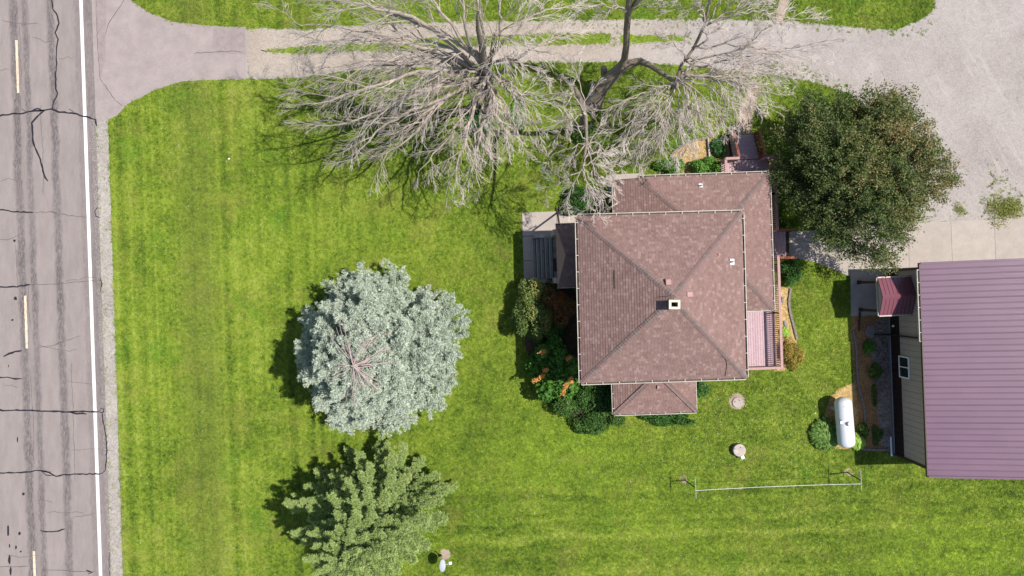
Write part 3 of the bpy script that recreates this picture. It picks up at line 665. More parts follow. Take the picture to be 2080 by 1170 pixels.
# chimney
czt = 8.32; c0 = W(1359, 628, czt); c1 = W(1382, 609, czt)
q = MB(); t_ = .05
for r_ in range(9):
    z0 = 6.9 + r_ * .155; e = .0 if r_ % 2 else .004
    xa, xb, ya, yb = c0.x + t_ - e, c1.x - t_ + e, c0.y + t_ - e, c1.y - t_ + e; th = .07
    for P4 in ([(xa, ya), (xb, ya), (xb, ya + th), (xa, ya + th)], [(xa, yb - th), (xb, yb - th), (xb, yb), (xa, yb)], [(xa, ya + th), (xa + th, ya + th), (xa + th, yb - th), (xa, yb - th)], [(xb - th, ya + th), (xb, ya + th), (xb, yb - th), (xb - th, yb - th)]): q.prism(P4, z0, min(z0 + .147, czt - .092))
ch = P('chimney', q, M['brick'], hroot)
q = MB(); tx = .11
X0, Y0, X1, Y1 = c0.x, c0.y, c1.x, c1.y
for P4 in ([(X0, Y0), (X1, Y0), (X1, Y0 + tx), (X0, Y0 + tx)], [(X0, Y1 - tx), (X1, Y1 - tx), (X1, Y1), (X0, Y1)], [(X0, Y0 + tx), (X0 + tx, Y0 + tx), (X0 + tx, Y1 - tx), (X0, Y1 - tx)], [(X1 - tx, Y0 + tx), (X1, Y0 + tx), (X1, Y1 - tx), (X1 - tx, Y1 - tx)]):
    q.prism(P4, czt - .09, czt, bottom=True)
P('cap', q, M['chimcap'], ch)
P('flue', MB().prism([(X0 + .1, Y0 + .1), (X1 - .1, Y0 + .1), (X1 - .1, Y1 - .1), (X0 + .1, Y1 - .1)], 6.9, 7.55), M['darkmetal'], ch)
# roof vents
def on_roof(px, py, faces):
    d = Vector(((px - 1040) / 1400, (585 - py) / 1400, -1)); o_ = Vector((0, 0, CAMH)); best = None
    for f in faces:
        n = nrm(f); t = (Vector(f[0]) - o_).dot(n) / d.dot(n); p = o_ + d * t; ok = True
        pl = [Vector(v) for v in f]; sg = 0
        for i in range(len(pl)):
            a, c_ = pl[i], pl[(i + 1) % len(pl)]; s_ = (c_.x - a.x) * (p.y - a.y) - (c_.y - a.y) * (p.x - a.x)
            if abs(s_) > 1e-6:
                if sg == 0: sg = 1 if s_ > 0 else -1
                elif (s_ > 0) != (sg > 0): ok = False
        if ok and (best is None or p.z > best[0].z): best = (p, n)
    return best
allf = main + wing + [sA, sB, sC]
def boxvent(px, py, w_, d_, h_, mat='ventpink', faces=main):
    h = on_roof(px, py, faces)
    if not h: return
    p, n = h; dwn = Vector((n.x, n.y, 0)).normalized() if n.xy.length > .01 else Vector((1, 0, 0)); sd = Vector((-dwn.y, dwn.x, 0))
    q = MB(); vs = []
    for z_, k in ((-.12, 1), (h_ * .75, 1), (h_, .82)):
        for a, c_ in ((-1, -1), (1, -1), (1, 1), (-1, 1)): vs.append(p + sd * a * w_ / 2 * k + dwn * c_ * d_ / 2 * k + Vector((0, 0, z_ - (0.0 if c_ < 0 else .05))))
    q.add(vs, [(0, 1, 5, 4), (1, 2, 6, 5), (2, 3, 7, 6), (3, 0, 4, 7), (4, 5, 9, 8), (5, 6, 10, 9), (6, 7, 11, 10), (7, 4, 8, 11), (8, 9, 10, 11)])
    P('roof_vent', q, M[mat], hroot)
boxvent(1356, 573, .27, .30, .22); boxvent(1400, 598, .26, .30, .15); boxvent(1460, 517, .11, .11, .12, 'ventpink'); boxvent(1336, 786, .13, .2, .18, 'ventpink', [sA, sB, sC])
def pipevent(px, py, s_, faces, dome=False):
    p, n = on_roof(px, py, faces); sd = n.cross(Vector((0, 1, 0))).normalized(); t2 = n.cross(sd)
    q = MB(); fl = P('vent_flashing', MB().add([p + sd * a * s_ + t2 * c_ * s_ * 1.1 + n * z_ for z_ in (.03, .05) for a, c_ in ((-1, -1), (1, -1), (1, 1), (-1, 1))], [(4, 5, 6, 7), (0, 1, 5, 4), (1, 2, 6, 5), (2, 3, 7, 6), (3, 0, 4, 7)]), M['whitepaint'], hroot)
    P('pipe', MB().tube([p, p + Vector((0, 0, .22))], [.05, .05], 10), M['greymetal'], fl)
    P('pipe_mouth', MB().tube([p + Vector((0, 0, .221)), p + Vector((0, 0, .226))], [.035, .035], 10), M['darkmetal'], fl)
pipevent(1486, 532, .135, main); pipevent(1423, 377.5, .10, wing)
# roof flashing strip and cable
p0 = on_roof(1247.5, 549, main)[0]; p1 = on_roof(1248.5, 586, main)[0]
P('flashing_strip', MB().bar(p0 + Vector((0, 0, .05)), p1 + Vector((0, 0, .05)), .06, .02, up=NW), M['gutterin'], hroot)
pts = [on_roof(x, y, main)[0] + Vector((0, 0, .06)) for x, y in [(1466, 722), (1472, 728), (1475, 735), (1475.5, 744), (1474, 754), (1472.5, 764)]]
P('lightning_cable', MB().tube(pts, .012, 5), M['darkmetal'], hroot)
pts = [on_roof(x, y, main)[0] + Vector((0, 0, .09)) for x, y in [(1337, 603), (1350, 602), (1361, 600.5)]]
P('roof_cable', MB().tube(pts, .012, 5), M['darkmetal'], hroot)
# north downspout lying at the entry
single('downspout', MB().bar(W(1131.5, 421, .1), W(1132.5, 432, .1), .09, .07).bar(W(1132.5, 432, .1), W(1136, 457, 2.8), .08, .07), M['darkwood'], 'brown downspout running down to the concrete pad beside the west entry', 'downspout', W(1132, 440, 0))
# west entry steps
st = thing('entry_steps', 'grey concrete entry steps with cheek walls under the small west roof', 'steps', HF(1.2, 1.6, 0))
s0, s1_ = qa + .48, qb - .50
for i in range(5):
    p_ = 1.24 + i * .235
    P('step', MB().prism([HF(p_, s0), HF(p_ + .232 if i < 4 else 2.6, s0), HF(p_ + .232 if i < 4 else 2.6, s1_), HF(p_, s1_)], -.02, .17 * (i + 1)), M['stepconcrete'], st)
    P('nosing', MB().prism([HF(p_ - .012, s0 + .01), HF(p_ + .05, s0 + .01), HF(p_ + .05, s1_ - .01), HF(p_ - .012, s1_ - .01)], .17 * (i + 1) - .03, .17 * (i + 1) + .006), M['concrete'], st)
for i in range(5): P('tread_strip', MB().prism([HF(1.24 + i * .235 + .185, s0 + .02), HF(1.24 + i * .235 + .238, s0 + .02), HF(1.24 + i * .235 + .238, s1_ - .02), HF(1.24 + i * .235 + .185, s1_ - .02)], .17 * (i + 1) - .03, .17 * (i + 1) + .005), M['treadstrip'], st)  # dark strip on each tread's back edge, added to set the steps apart
P('landing', MB().prism([HF(2.42, s0), HF(tl[0] + ov, s0), HF(tl[0] + ov, s1_), HF(2.42, s1_)], -.02, .89), M['stepconcrete'], st)
for q_ in (s0 - .24, s1_ + .02):
    P('cheek_wall', MB().prism([HF(1.3, q_), HF(2.3, q_), HF(2.3, q_ + .22), HF(1.3, q_ + .22)], -.02, .55), M['oldconcrete'], st)
    P('post', MB().prism([HF(2.3, q_ - .03), HF(2.58, q_ - .03), HF(2.58, q_ + .27), HF(2.3, q_ + .27)], -.02, 2.9), M['siding'], st)
single('door_mat', MB().bar(HF(2.62, s0 + .4, .9), HF(2.62, s0 + 1.15, .9), .42, .02), M['darkmetal'], 'dark door mat on the landing of the west entry steps', 'door mat', HF(2.62, s0 + .8, .89))

# ------------------------------------------------------------------ deck with railings
dk = thing('wooden_deck', 'pink painted wooden deck wrapping the east and north sides of the house with baluster railings', 'deck', HF(14, -3, 0))
DZ = .75
def boards_q(p0, p1, q0, q1, w_=.138, gap=.012, z=DZ):          # boards run along q
    p = p0
    while p < p1 - .03:
        P('deck_board', MB().prism([HF(p, q0), HF(min(p + w_ - gap, p1), q0), HF(min(p + w_ - gap, p1), q1), HF(p, q1)], z - .035, z), M['deckpink'], dk); p += w_
PR = 14.86
boards_q(11.15, 14.9, -5.0, -1.6); boards_q(13.45, 14.9, -1.6, 5.25); boards_q(12.05, 14.95, 5.25, 6.85)
P('deck_frame', MB().prism([HF(11.15, -4.98), HF(14.88, -4.98), HF(14.88, 6.8), HF(14.75, 6.8), HF(14.75, -4.85), HF(11.15, -4.85)], .05, DZ - .04).prism([HF(12.05, 6.7), HF(14.75, 6.7), HF(14.75, 6.83), HF(12.05, 6.83)], .05, DZ - .04), M['darkwood'], dk)
def railing(pq, z=1.68, cap=True, bal=True, mat='railpink', zb=DZ, step=.115, z2=None, zb2=None, balmat='baluster'):
    (pa_, qa_), (pb_, qb_) = pq; z2 = z if z2 is None else z2; zb2 = zb if zb2 is None else zb2
    a = HF(pa_, qa_, z); b_ = HF(pb_, qb_, z2); rl = P('top_rail', MB().bar(a, b_, .14, .04), M[mat], dk)
    P('lower_rail', MB().bar(HF(pa_, qa_, zb + .1), HF(pb_, qb_, zb2 + .1), .04, .09), M['baluster' if balmat == 'baluster' else 'redwood'], rl)
    n_ = int((b_ - a).length / step); 
    for i in range(1, n_):
        t = i / n_; x = HF(pa_ + (pb_ - pa_) * t, qa_ + (qb_ - qa_) * t)
        o = P('baluster', MB().bar(x + Vector((0, 0, zb + (zb2 - zb) * t + .02)), x + Vector((0, 0, z + (z2 - z) * t - .02)), .045, .045), M[balmat], rl)
    for e, zz_, zb_ in ((HF(pa_, qa_), z, zb), (HF(pb_, qb_), z2, zb2)):
        P('rail_post', MB().bar(e + Vector((0, 0, 0)), e + Vector((0, 0, zz_ - .02)), .09, .09), M[balmat], rl)
    return rl
railing(((PR, -4.93), (PR, -1.9))); railing(((PR, -1.9), (PR, 1.22))); railing(((PR, 2.72), (PR, 4.8))); railing(((PR, 4.8), (PR, 6.80)))
railing(((11.6, -4.93), (PR - .09, -4.93)))
ns0, ns1 = 12.92, 14.32
railing(((12.12, 6.80), (ns0 - .05, 6.80))); railing(((ns1 + .05, 6.80), (PR - .09, 6.80))); railing(((12.12, 5.5), (12.12, 6.71)))
# east steps with rails
P('step', MB().prism([HF(14.92, 1.26), HF(15.30, 1.26), HF(15.30, 2.68), HF(14.92, 2.68)], .4, .56), M['deckpink'], dk)
for i in range(6): P('deck_board', MB().prism([HF(14.92 + .135 * i, 1.22), HF(15.045 + .135 * i, 1.22), HF(15.045 + .135 * i, 2.72), HF(14.92 + .135 * i, 2.72)], .585, .62), M['deckpink'], dk)
P('step', MB().prism([HF(15.75, 1.24), HF(16.0, 1.24), HF(16.0, 2.70), HF(15.75, 2.70)], .25, .30), M['darkwood'], dk)
railing(((PR + .1, 1.20), (16.1, 1.20)), mat='redwood', z2=1.05, zb=.62, zb2=.15, balmat='redwood'); railing(((PR + .1, 2.74), (16.1, 2.74)), mat='redwood', z2=1.05, zb=.62, zb2=.15, balmat='redwood')
# north steps
for i in range(6):
    q_ = 6.90 + i * .255; P('step_tread', MB().prism([HF(ns0, q_), HF(ns1 - .02, q_), HF(ns1 - .02, q_ + .24), HF(ns0, q_ + .24)], DZ - .12 * (i + 1), DZ - .12 * (i + 1) + .04), M['deckpink'], dk)
for p_ in (ns0 - .06, ns1): P('stringer', MB().bar(HF(p_, 6.88, .55), HF(p_, 8.45, -.05), .05, .24), M['darkwood'], dk)
railing(((ns0 - .05, 6.9), (ns0 - .07, 8.45)), mat='redwood', z2=.95, zb2=.05, balmat='baluster'); railing(((ns1 + .02, 6.9), (ns1 + .0, 8.45)), mat='redwood', z2=.95, zb2=.05, balmat='redwood')

# ------------------------------------------------------------------ the shed
sa = 2.2; Rw = W(1869, 536, 3.65); SF = frame(sa, Rw.x, Rw.y)
sr = thing('metal_shed', 'large taupe metal shed with plum ribbed metal roof and brown wainscot', 'shed', SF(3, -5, 0))
LEN = 11.2; RID = 7.0; rise = .22
Sx = SF(1, 0) - SF(0, 0); Sy = SF(0, 1) - SF(0, 0)
npan = 12; pwid = LEN / npan
def roof_panel(q0, q1, west=True):
    b = MB(); prof = []; k = 3; wd = (q1 - q0)
    for i in range(k):
        c_ = q0 + wd * (i + .0) / k
        prof += [(c_ + .002, .020), (c_ + .022, .020), (c_ + .045, 0), (c_ + wd / k - .022, 0)] if i == 0 else [(c_ + -.004, .020), (c_ + .022, .020), (c_ + .045, 0), (c_ + wd / k - .022, 0)]
    prof += [(q1 - .003, .019)]
    z = lambda p: 3.65 + rise * p
    a = [SF(0, q_, 3.65 + h) for q_, h in prof]; c2 = [SF(RID, q_, z(RID) + h) for q_, h in prof]; n_ = len(prof)
    if not west: a = [SF(2 * RID, q_, 3.65 + h) for q_, h in prof][::-1]; c2 = c2[::-1]
    b.add(a + c2, [(i + 1, i, n_ + i, n_ + i + 1) for i in range(n_ - 1)]); P('roof_panel', b, M['metalroof'], sr)
for i in range(npan):
    roof_panel(-LEN + i * pwid, -LEN + (i + 1) * pwid); roof_panel(-LEN + i * pwid, -LEN + (i + 1) * pwid, False)
P('rake_trim', MB().bar(SF(-.01, .03, 3.67), SF(RID, .03, 3.67 + rise * RID), .10, .10).bar(SF(-.01, -LEN - .03, 3.67), SF(RID, -LEN - .03, 3.67 + rise * RID), .10, .08), M['metalroof'], sr)
P('eave_trim', MB().bar(SF(-.035, .05, 3.59), SF(-.035, -LEN - .05, 3.59), .06, .14), M['darkwood'], sr)
P('ridge_cap', MB().bar(SF(RID, .05, 3.68 + rise * RID), SF(RID, -LEN, 3.68 + rise * RID), .4, .04), M['metalroof'], sr)
P('soffit', MB().prism([SF(0, -.01), SF(2 * RID, -.01), SF(2 * RID, -LEN), SF(0, -LEN)], 3.49, 3.53, bottom=True), M['taupe'], sr)
w0, wN, wS = .26, -.25, -LEN + .30
# wall core and ribbed panels
P('wall_core', MB().prism([SF(w0 + .05, wS + .05), SF(2 * RID - .4, wS + .05), SF(2 * RID - .4, wN - .05), SF(w0 + .05, wN - .05)], 0, 3.49), M['taupe'], sr)
def wall_panel(q0, q1, z0, z1, mat, name):
    b = MB(); prof = []; k = 3; wd = q1 - q0
    for i in range(k):
        c_ = q0 + wd * i / k; prof += [(c_ + .003, .022), (c_ + .02, .022), (c_ + .035, 0), (c_ + wd / k - .012, 0)]
    prof.append((q1 - .002, .022)); n_ = len(prof)
    a = [SF(w0 - h, q_, z0) for q_, h in prof]; c2 = [SF(w0 - h, q_, z1) for q_, h in prof]
    b.add(a + c2, [(i, i + 1, n_ + i + 1, n_ + i) for i in range(n_ - 1)][::1]); P(name, b, M[mat], sr)
nw = 11; ww = (wN - wS) / nw
for i in range(nw):
    wall_panel(wS + i * ww, wS + (i + 1) * ww, 1.0, 3.49, 'taupe', 'siding_panel'); wall_panel(wS + i * ww, wS + (i + 1) * ww, .08, .97, 'wainscot', 'wainscot_panel')
P('wainscot_trim', MB().bar(SF(w0 - .03, wS, .985), SF(w0 - .03, wN, .985), .05, .04), M['wainscot'], sr)
P('base_trim', MB().bar(SF(w0 - .05, wS, .05), SF(w0 - .05, wN, .05), .06, .08), M['greymetal'], sr)
for q_ in (wS - .01, wN + .01): P('corner_trim', MB().bar(SF(w0 - .0, q_, .0), SF(w0 - .0, q_, 3.49), .14, .14), M['darkwood'], sr)
window(w0 - .02, -5.72, 1.42, 1.16, .92, -1, 0, sr, F=SF)
ddr = P('door', MB().bar(SF(w0 - .04, -1.9, 1.1), SF(w0 - .04, -.95, 1.1), .05, 2.1), M['darkwood'], sr)
P('door_handle', MB().bar(SF(w0 - .09, -1.8, 1.05), SF(w0 - .09, -1.68, 1.05), .04, .03), M['greymetal'], ddr)
# gutter of the shed (short run) and its downspout
g = gutter(SF(-.07, -.30, 3.61), SF(-.07, -4.10, 3.61), -Sx, sr, step=.66, w_=.09, first=.02)
for c_ in g.children: pass
P('downspout', MB().bar(SF(w0 - .08, -3.98, .12), SF(w0 - .08, -3.98, 3.25), .08, .10).bar(SF(w0 - .08, -3.98, 3.25), SF(-.10, -4.02, 3.57), .08, .08).bar(SF(w0 - .1, -3.98, .12), SF(w0 - 1.0, -3.93, .10), .08, .09), M['darkmetal'], sr)
P('wall_lamp', MB().lathe(SF(w0 - .12, -3.45, .55), [(.05, 0), (.07, .03), (.05, .1), (.0, .12)], 10), M['whitepaint'], sr)
# foundation drain strip
P('foundation_edge', MB().bar(SF(w0 - .14, -2.9, .05), SF(w0 - .14, wS - .12, .05), .05, .08), M['edging'], sr)
single('drain_pipe', MB().tube([SF(w0 - .22, -9.9, .08), SF(w0 - .22, wS - .12, .08)], .05, 10), M['whitepaint'], 'white drain pipe end lying at the foot of the south-west corner of the metal shed', 'pipe', SF(w0 - .2, -10.4, .08))
# entry porch of the shed
pr = thing('shed_porch', 'small burgundy metal gable porch on dark posts in front of the shed wall', 'porch', W(1762, 602, 0))
g0 = W(1780, 565, 2.35); g1 = W(1786, 641, 2.35); PF = frame(2.6, g1.x, g1.y); gw = (g0 - g1).length; gl = SF(w0, 0).x - g0.x + .02
gh = .45
for side in (0, 1):
    npn = 9; 
    for i in range(npn):
        p0_, p1_ = gl * i / npn, gl * (i + 1) / npn; q0_ = 0 if side == 0 else gw
        b = MB(); prof = [(p0_ + .002, .02), (p0_ + .02, .02), (p0_ + .03, 0), (p1_ - .015, 0), (p1_ - .002, .018)]
        a = [PF(p, q0_, 2.35 + h) for p, h in prof]; c2 = [PF(p, gw / 2, 2.35 + gh + h) for p, h in prof]; n_ = 5
        b.add(a + c2, [(i_, i_ + 1, n_ + i_ + 1, n_ + i_) for i_ in range(n_ - 1)]); P('roof_panel', b, M['metalroof2'], pr)
P('ridge_cap', MB().add([PF(-.02, gw / 2 - .13, 2.35 + gh - .02), PF(gl, gw / 2 - .13, 2.35 + gh - .02), PF(gl, gw / 2, 2.35 + gh + .045), PF(-.02, gw / 2, 2.35 + gh + .045), PF(gl, gw / 2 + .13, 2.35 + gh - .02), PF(-.02, gw / 2 + .13, 2.35 + gh - .02)], [(0, 1, 2, 3), (3, 2, 4, 5)]), M['metalroof2'], pr)
P('gable_end', MB().add([PF(-.01, 0, 2.22), PF(-.01, gw, 2.22), PF(-.01, gw, 2.34), PF(-.01, gw / 2, 2.33 + gh), PF(-.01, 0, 2.34), PF(.03, 0, 2.22), PF(.03, gw, 2.22), PF(.03, gw, 2.34), PF(.03, gw / 2, 2.33 + gh), PF(.03, 0, 2.34)], [(0, 4, 3, 2, 1), (5, 6, 7, 8, 9), (0, 1, 6, 5), (1, 2, 7, 6), (0, 5, 9, 4)]), M['greymetal'], pr)
P('fascia', MB().bar(PF(-.04, -.02, 2.3), PF(-.04, gw + .02, 2.3), .04, .10).bar(PF(0, gw + .03, 2.32), PF(gl, gw + .03, 2.32), .07, .07).bar(PF(0, -.03, 2.32), PF(gl, -.03, 2.32), .07, .07), M['gutter'], pr)
P('ceiling', MB().prism([PF(.03, .02), PF(gl, .02), PF(gl, gw - .02), PF(.03, gw - .02)], 2.20, 2.24, bottom=True), M['taupe'], pr)
for (x, y) in ((1743.5, 573.5), (1747, 629)):
    a = W(x, y, 0); P('post', MB().bar(a, a + Vector((0, 0, 2.22)), .15, .15), M['darkwood'], pr); P('post_base', MB().bar(a, a + Vector((0, 0, .14)), .21, .21), M['darkmetal'], pr)
P('beam', MB().bar(W(1743.5, 573.5, 0) + Vector((0, .1, 2.16)), W(1747, 629, 0) + Vector((0, -.1, 2.16)), .12, .12), M['darkwood'], pr)
P('rain_pipe', MB().bar(W(1747, 634, .11), W(1745, 672, .07), .09, .07), M['darkwood'], pr)
b = MB(); pts = [W(x, y) for x, y in smooth([(1755, 672), (1762, 660), (1774, 660), (1776, 672), (1774, 684), (1768, 690), (1758, 682)], 2)]; b.prism(pts, .0, .10)
single('splash_stone', b, M['edging'], 'flat rounded dark grey stone under the shed downspout', 'stone', W(1766, 672, 0))
# ------------------------------------------------------------------ small yard things
def edging(px, label):
    pts = [W(x, y, .05) for x, y in px]; q = MB()
    o = thing('garden_edging', label, 'edging', (pts[0].x, pts[0].y, 0))
    for i in range(len(pts) - 1):
        L_ = (pts[i + 1] - pts[i]).length; k = max(1, round(L_ / .32))
        for j in range(k):
            a = pts[i].lerp(pts[i + 1], j / k + .02 / k); c_ = pts[i].lerp(pts[i + 1], (j + .97) / k)
            P('edging_block', MB().bar(a, c_, .12, .12 + random.uniform(-.02, .02)), M['edging'], o)
edging([(1732, 672), (1736, 690), (1739, 710), (1740, 750), (1743, 785), (1749, 805), (1755, 830), (1757, 862)], 'curved line of grey edging blocks through the mulch beside the shed')
edging([(1606, 586), (1602, 612), (1605, 636), (1612, 662), (1619, 690)], 'curved grey edging between the east mulch bed and the lawn')
edging([(1338, 354), (1352, 334), (1368, 310), (1388, 293), (1412, 285), (1437, 281)], 'curved edging round the gold mulch bed north of the house')
edging([(1750, 912), (1780, 914), (1808, 914)], 'straight edging at the south end of the bed beside the shed')
q = MB().bar(W(1438, 281, .1), W(1441, 322, .1), .09, .18); single('timber_edge', q, M['oldconcrete'], 'short weathered timber between gold mulch and the north steps planting', 'timber', W(1439, 300, 0))
def rock(px, py, a, b_, label, rot=0, z=.1):
    q = MB(); c_ = W(px, py, 0); vs = []; r = random.Random(px)
    for z_, k in ((0, 1.0), (z * .6, .95), (z, .6)):
        for i in range(9):
            t = 2 * math.pi * i / 9; kk = k * r.uniform(.85, 1.1); x, y = a * math.cos(t) * kk, b_ * math.sin(t) * kk
            vs.append(c_ + Vector((x * math.cos(rot) - y * math.sin(rot), x * math.sin(rot) + y * math.cos(rot), z_)))
    q.add(vs, [(j * 9 + i, j * 9 + (i + 1) % 9, (j + 1) * 9 + (i + 1) % 9, (j + 1) * 9 + i) for j in range(2) for i in range(9)] + [tuple(range(18, 27))])
    single('garden_stone', q, M['stone'], label, 'stone', c_)
rock(1589, 609, .10, .19, 'upper grey stone lying in the east mulch bed against the deck'); rock(1595, 658, .13, .22, 'lower grey stone in the east mulch bed beside the pale hosta', .4)
rock(465, 323, .07, .06, 'small white stone lying alone on the west lawn', z=.04); bpy.data.objects['garden_stone.002'].data.materials[0] = M['whitepaint']
rock(1656, 839, .05, .03, 'small pale stone on the lawn left of the propane tank', z=.03); bpy.data.objects['garden_stone.003'].data.materials[0] = M['whitepaint']
# propane tank
tk = thing('propane_tank', 'long white propane tank lying on supports in gold mulch', 'tank', W(1712, 858, 0))
ta = W(1712.5, 819, .92); tb = W(1719, 897, .92); d = (tb - ta).normalized(); r_ = .47; pts = []; rad = []
for i in range(9):
    t = (1 - i / 8) * math.pi / 2; pts.append(ta - d * math.sin(t) * r_ * .75); rad.append(max(.01, r_ * math.cos(t)))
for i in range(9):
    t = i / 8 * math.pi / 2; pts.append(tb + d * math.sin(t) * r_ * .75); rad.append(max(.01, r_ * math.cos(t)))
P('vessel', MB().tube(pts, rad, 40), M['tank'], tk, smooth=True)
for k in (.18, .82):
    c_ = ta.lerp(tb, k); q = MB().prism([c_ + Vector((-.38, -.09, 0)), c_ + Vector((.38, -.09, 0)), c_ + Vector((.38, .09, 0)), c_ + Vector((-.38, .09, 0))], 0, .55); P('support', q, M['oldconcrete'], tk)
c_ = ta.lerp(tb, .49); P('dome', MB().lathe(c_ + Vector((.02, 0, r_ - .08)), [(.14, 0), (.14, .16), (.12, .21), (.03, .235)], 20), M['tank'], tk, smooth=False)
P('regulator', MB().bar(c_ + Vector((-.36, -.02, r_ - .10)), c_ + Vector((-.36, .13, r_ - .10)), .15, .10), M['whitepaint'], tk)
P('pipe', MB().tube([c_ + Vector((-.1, .02, r_ + .0)), c_ + Vector((-.34, .03, r_ - .08)), c_ + Vector((-.40, .3, .25)), c_ + Vector((-.42, .32, -.5))], .016, 6).tube([c_ + Vector((-.30, .12, r_ - .1)), c_ + Vector((-.42, .28, r_ - .2))], .012, 6), M['greymetal'], tk)
q = MB()
for k in (.12, .27, .68, .84): q.lathe(ta.lerp(tb, k) + Vector((.03, 0, r_ - .01)), [(.022, 0), (.022, .03), (.01, .035)], 8)
P('fitting', q, M['greymetal'], tk); P('name_plate', MB().bar(ta.lerp(tb, .06) + Vector((-.22, 0, r_ * .885)), ta.lerp(tb, .06) + Vector((-.12, 0, r_ * .96)), .015, .01), M['darkmetal'], tk)
# septic and well covers
lid = thing('well_cover', 'low round concrete cover flush in a ring of bare soil, the upper of the two', 'cover', W(1497, 817, 0))
P('lid', MB().lathe(W(1497.5, 817.5, 0), [(.30, 0), (.30, .07), (.27, .09)], 28), M['concrete'], lid)
for x, y in ((1492, 815), (1501, 812)): P('handle', MB().bar(W(x, y, .1), W(x + 2.5, y + 1.5, .1), .03, .04), M['darkmetal'], lid)
rs = thing('septic_riser', 'raised round concrete riser on the lawn with a short vent beside it', 'cover', W(1498, 911, 0))
P('ring', MB().lathe(W(1498.3, 912, 0), [(.36, 0), (.35, .30)], 28), M['stone'], rs); P('lid', MB().lathe(W(1498.3, 912, 0) + Vector((0, 0, .302)), [(.36, 0), (.36, .05), (.34, .065)], 28), M['dirt'] and M['oldconcrete'], rs)
for x, y in ((1493, 912), (1505, 909)): P('handle', MB().tube([W(x - 1, y - 1, .37), W(x, y, .42), W(x + 1.6, y + 1, .37)], .018, 6), M['greymetal'], rs)
vp = thing('vent_pipe', 'grey vent pipe with white square cap beside the raised septic riser', 'pipe', W(1503, 924, 0))
P('pipe', MB().tube([W(1503, 922, .06), W(1507, 927, .3)], .085, 12), M['greymetal'], vp); P('cap', MB().bar(W(1507, 925.5, .36), W(1509.5, 931.5, .36), .19, .12), M['whitepaint'], vp)
# clothes line
def cpost(bx, by, tx, ty, label):
    o = thing('clothesline_post', label, 'post', W(bx, by, 0), 'clothes line posts'); a = W(bx, by, 0); t = W(tx, ty, 1.78)
    P('pole', MB().tube([a, t], [.035, .030], 8), M['darkmetal'], o)
    P('crossbar', MB().tube([t + Vector((.03, -.60, .02)), t + Vector((-.02, .60, .02))], .020, 8), M['greymetal'], o)
    for s_ in (-.55, -.2, .2, .55): P('hook', MB().bar(t + Vector((0, s_, .03)), t + Vector((0, s_ + .02, .09)), .02, .02), M['darkmetal'], o)
    return t
t1 = cpost(1391, 975, 1412.5, 991, 'left clothes line post with its crossbar, nearer the house'); t2 = cpost(1720.5, 959, 1748.5, 976, 'right clothes line post with its crossbar, nearer the shed')
a = t1 + Vector((0, -.13, .06)); c_ = t2 + Vector((0, -.17, .06)); pts = [a.lerp(c_, i / 12) - Vector((0, 0, .16 * math.sin(math.pi * i / 12))) for i in range(13)]
single('clothesline', MB().tube(pts, .011, 6), M['whitepaint'], 'pale rope strung between the two clothes line posts', 'clothes line', a)
# satellite dish
ds = thing('satellite_dish', 'grey oval satellite dish on a short mast in the south lawn', 'dish', W(898, 1130, 0))
P('mast', MB().tube([W(898, 1130, 0), W(898, 1130, .95) * 1], [.03, .03], 8), M['darkmetal'], ds)
top = W(898, 1130, 0) + Vector((0, 0, .95)); dc = W(899, 1149, 1.30); nrm_d = Vector((.86, .12, .42)).normalized(); u_ = nrm_d.cross(Vector((0, 0, 1))).normalized(); v_ = u_.cross(nrm_d)
q = MB(); vs = [dc - nrm_d * .07]
for ring in (.33, .66, 1):
    for k in range(24):
        t = 2 * math.pi * k / 24; vs.append(dc + (u_ * math.cos(t) * .33 + v_ * math.sin(t) * .30) * ring - nrm_d * .07 * (1 - ring ** 2))
fs = [(0, 1 + k, 1 + (k + 1) % 24) for k in range(24)] + [(1 + r0 * 24 + k, 1 + (r0 + 1) * 24 + k, 1 + (r0 + 1) * 24 + (k + 1) % 24, 1 + r0 * 24 + (k + 1) % 24) for r0 in range(2) for k in range(24)]
q.add(vs, fs); q.tube([vs[49 + k] for k in range(24)] + [vs[49]], .012, 5, cap=False)
P('reflector', q, M['dish'], ds, smooth=True)
P('bracket', MB().tube([top, dc - nrm_d * .09], .03, 6), M['darkmetal'], ds)
ln = W(914, 1143.5, 1.35); P('feed_arm', MB().tube([dc - v_ * .25, dc - v_ * .18 + nrm_d * .2, ln], .018, 6), M['whitepaint'], ds)
P('receiver', MB().bar(ln + Vector((-.05, 0, 0)), ln + Vector((.10, .02, .02)), .16, .10), M['whitepaint'], ds)
# slender pale pole under the bare trees
single('garden_pole', MB().tube([W(1057.5, 259, 0), W(1057.5, 259, 0) + Vector((.02, .02, 6.3))], [.035, .025], 8), M['gutter'], 'thin pale pole standing upright under the largest bare tree', 'pole', W(1057.5, 259, 0))

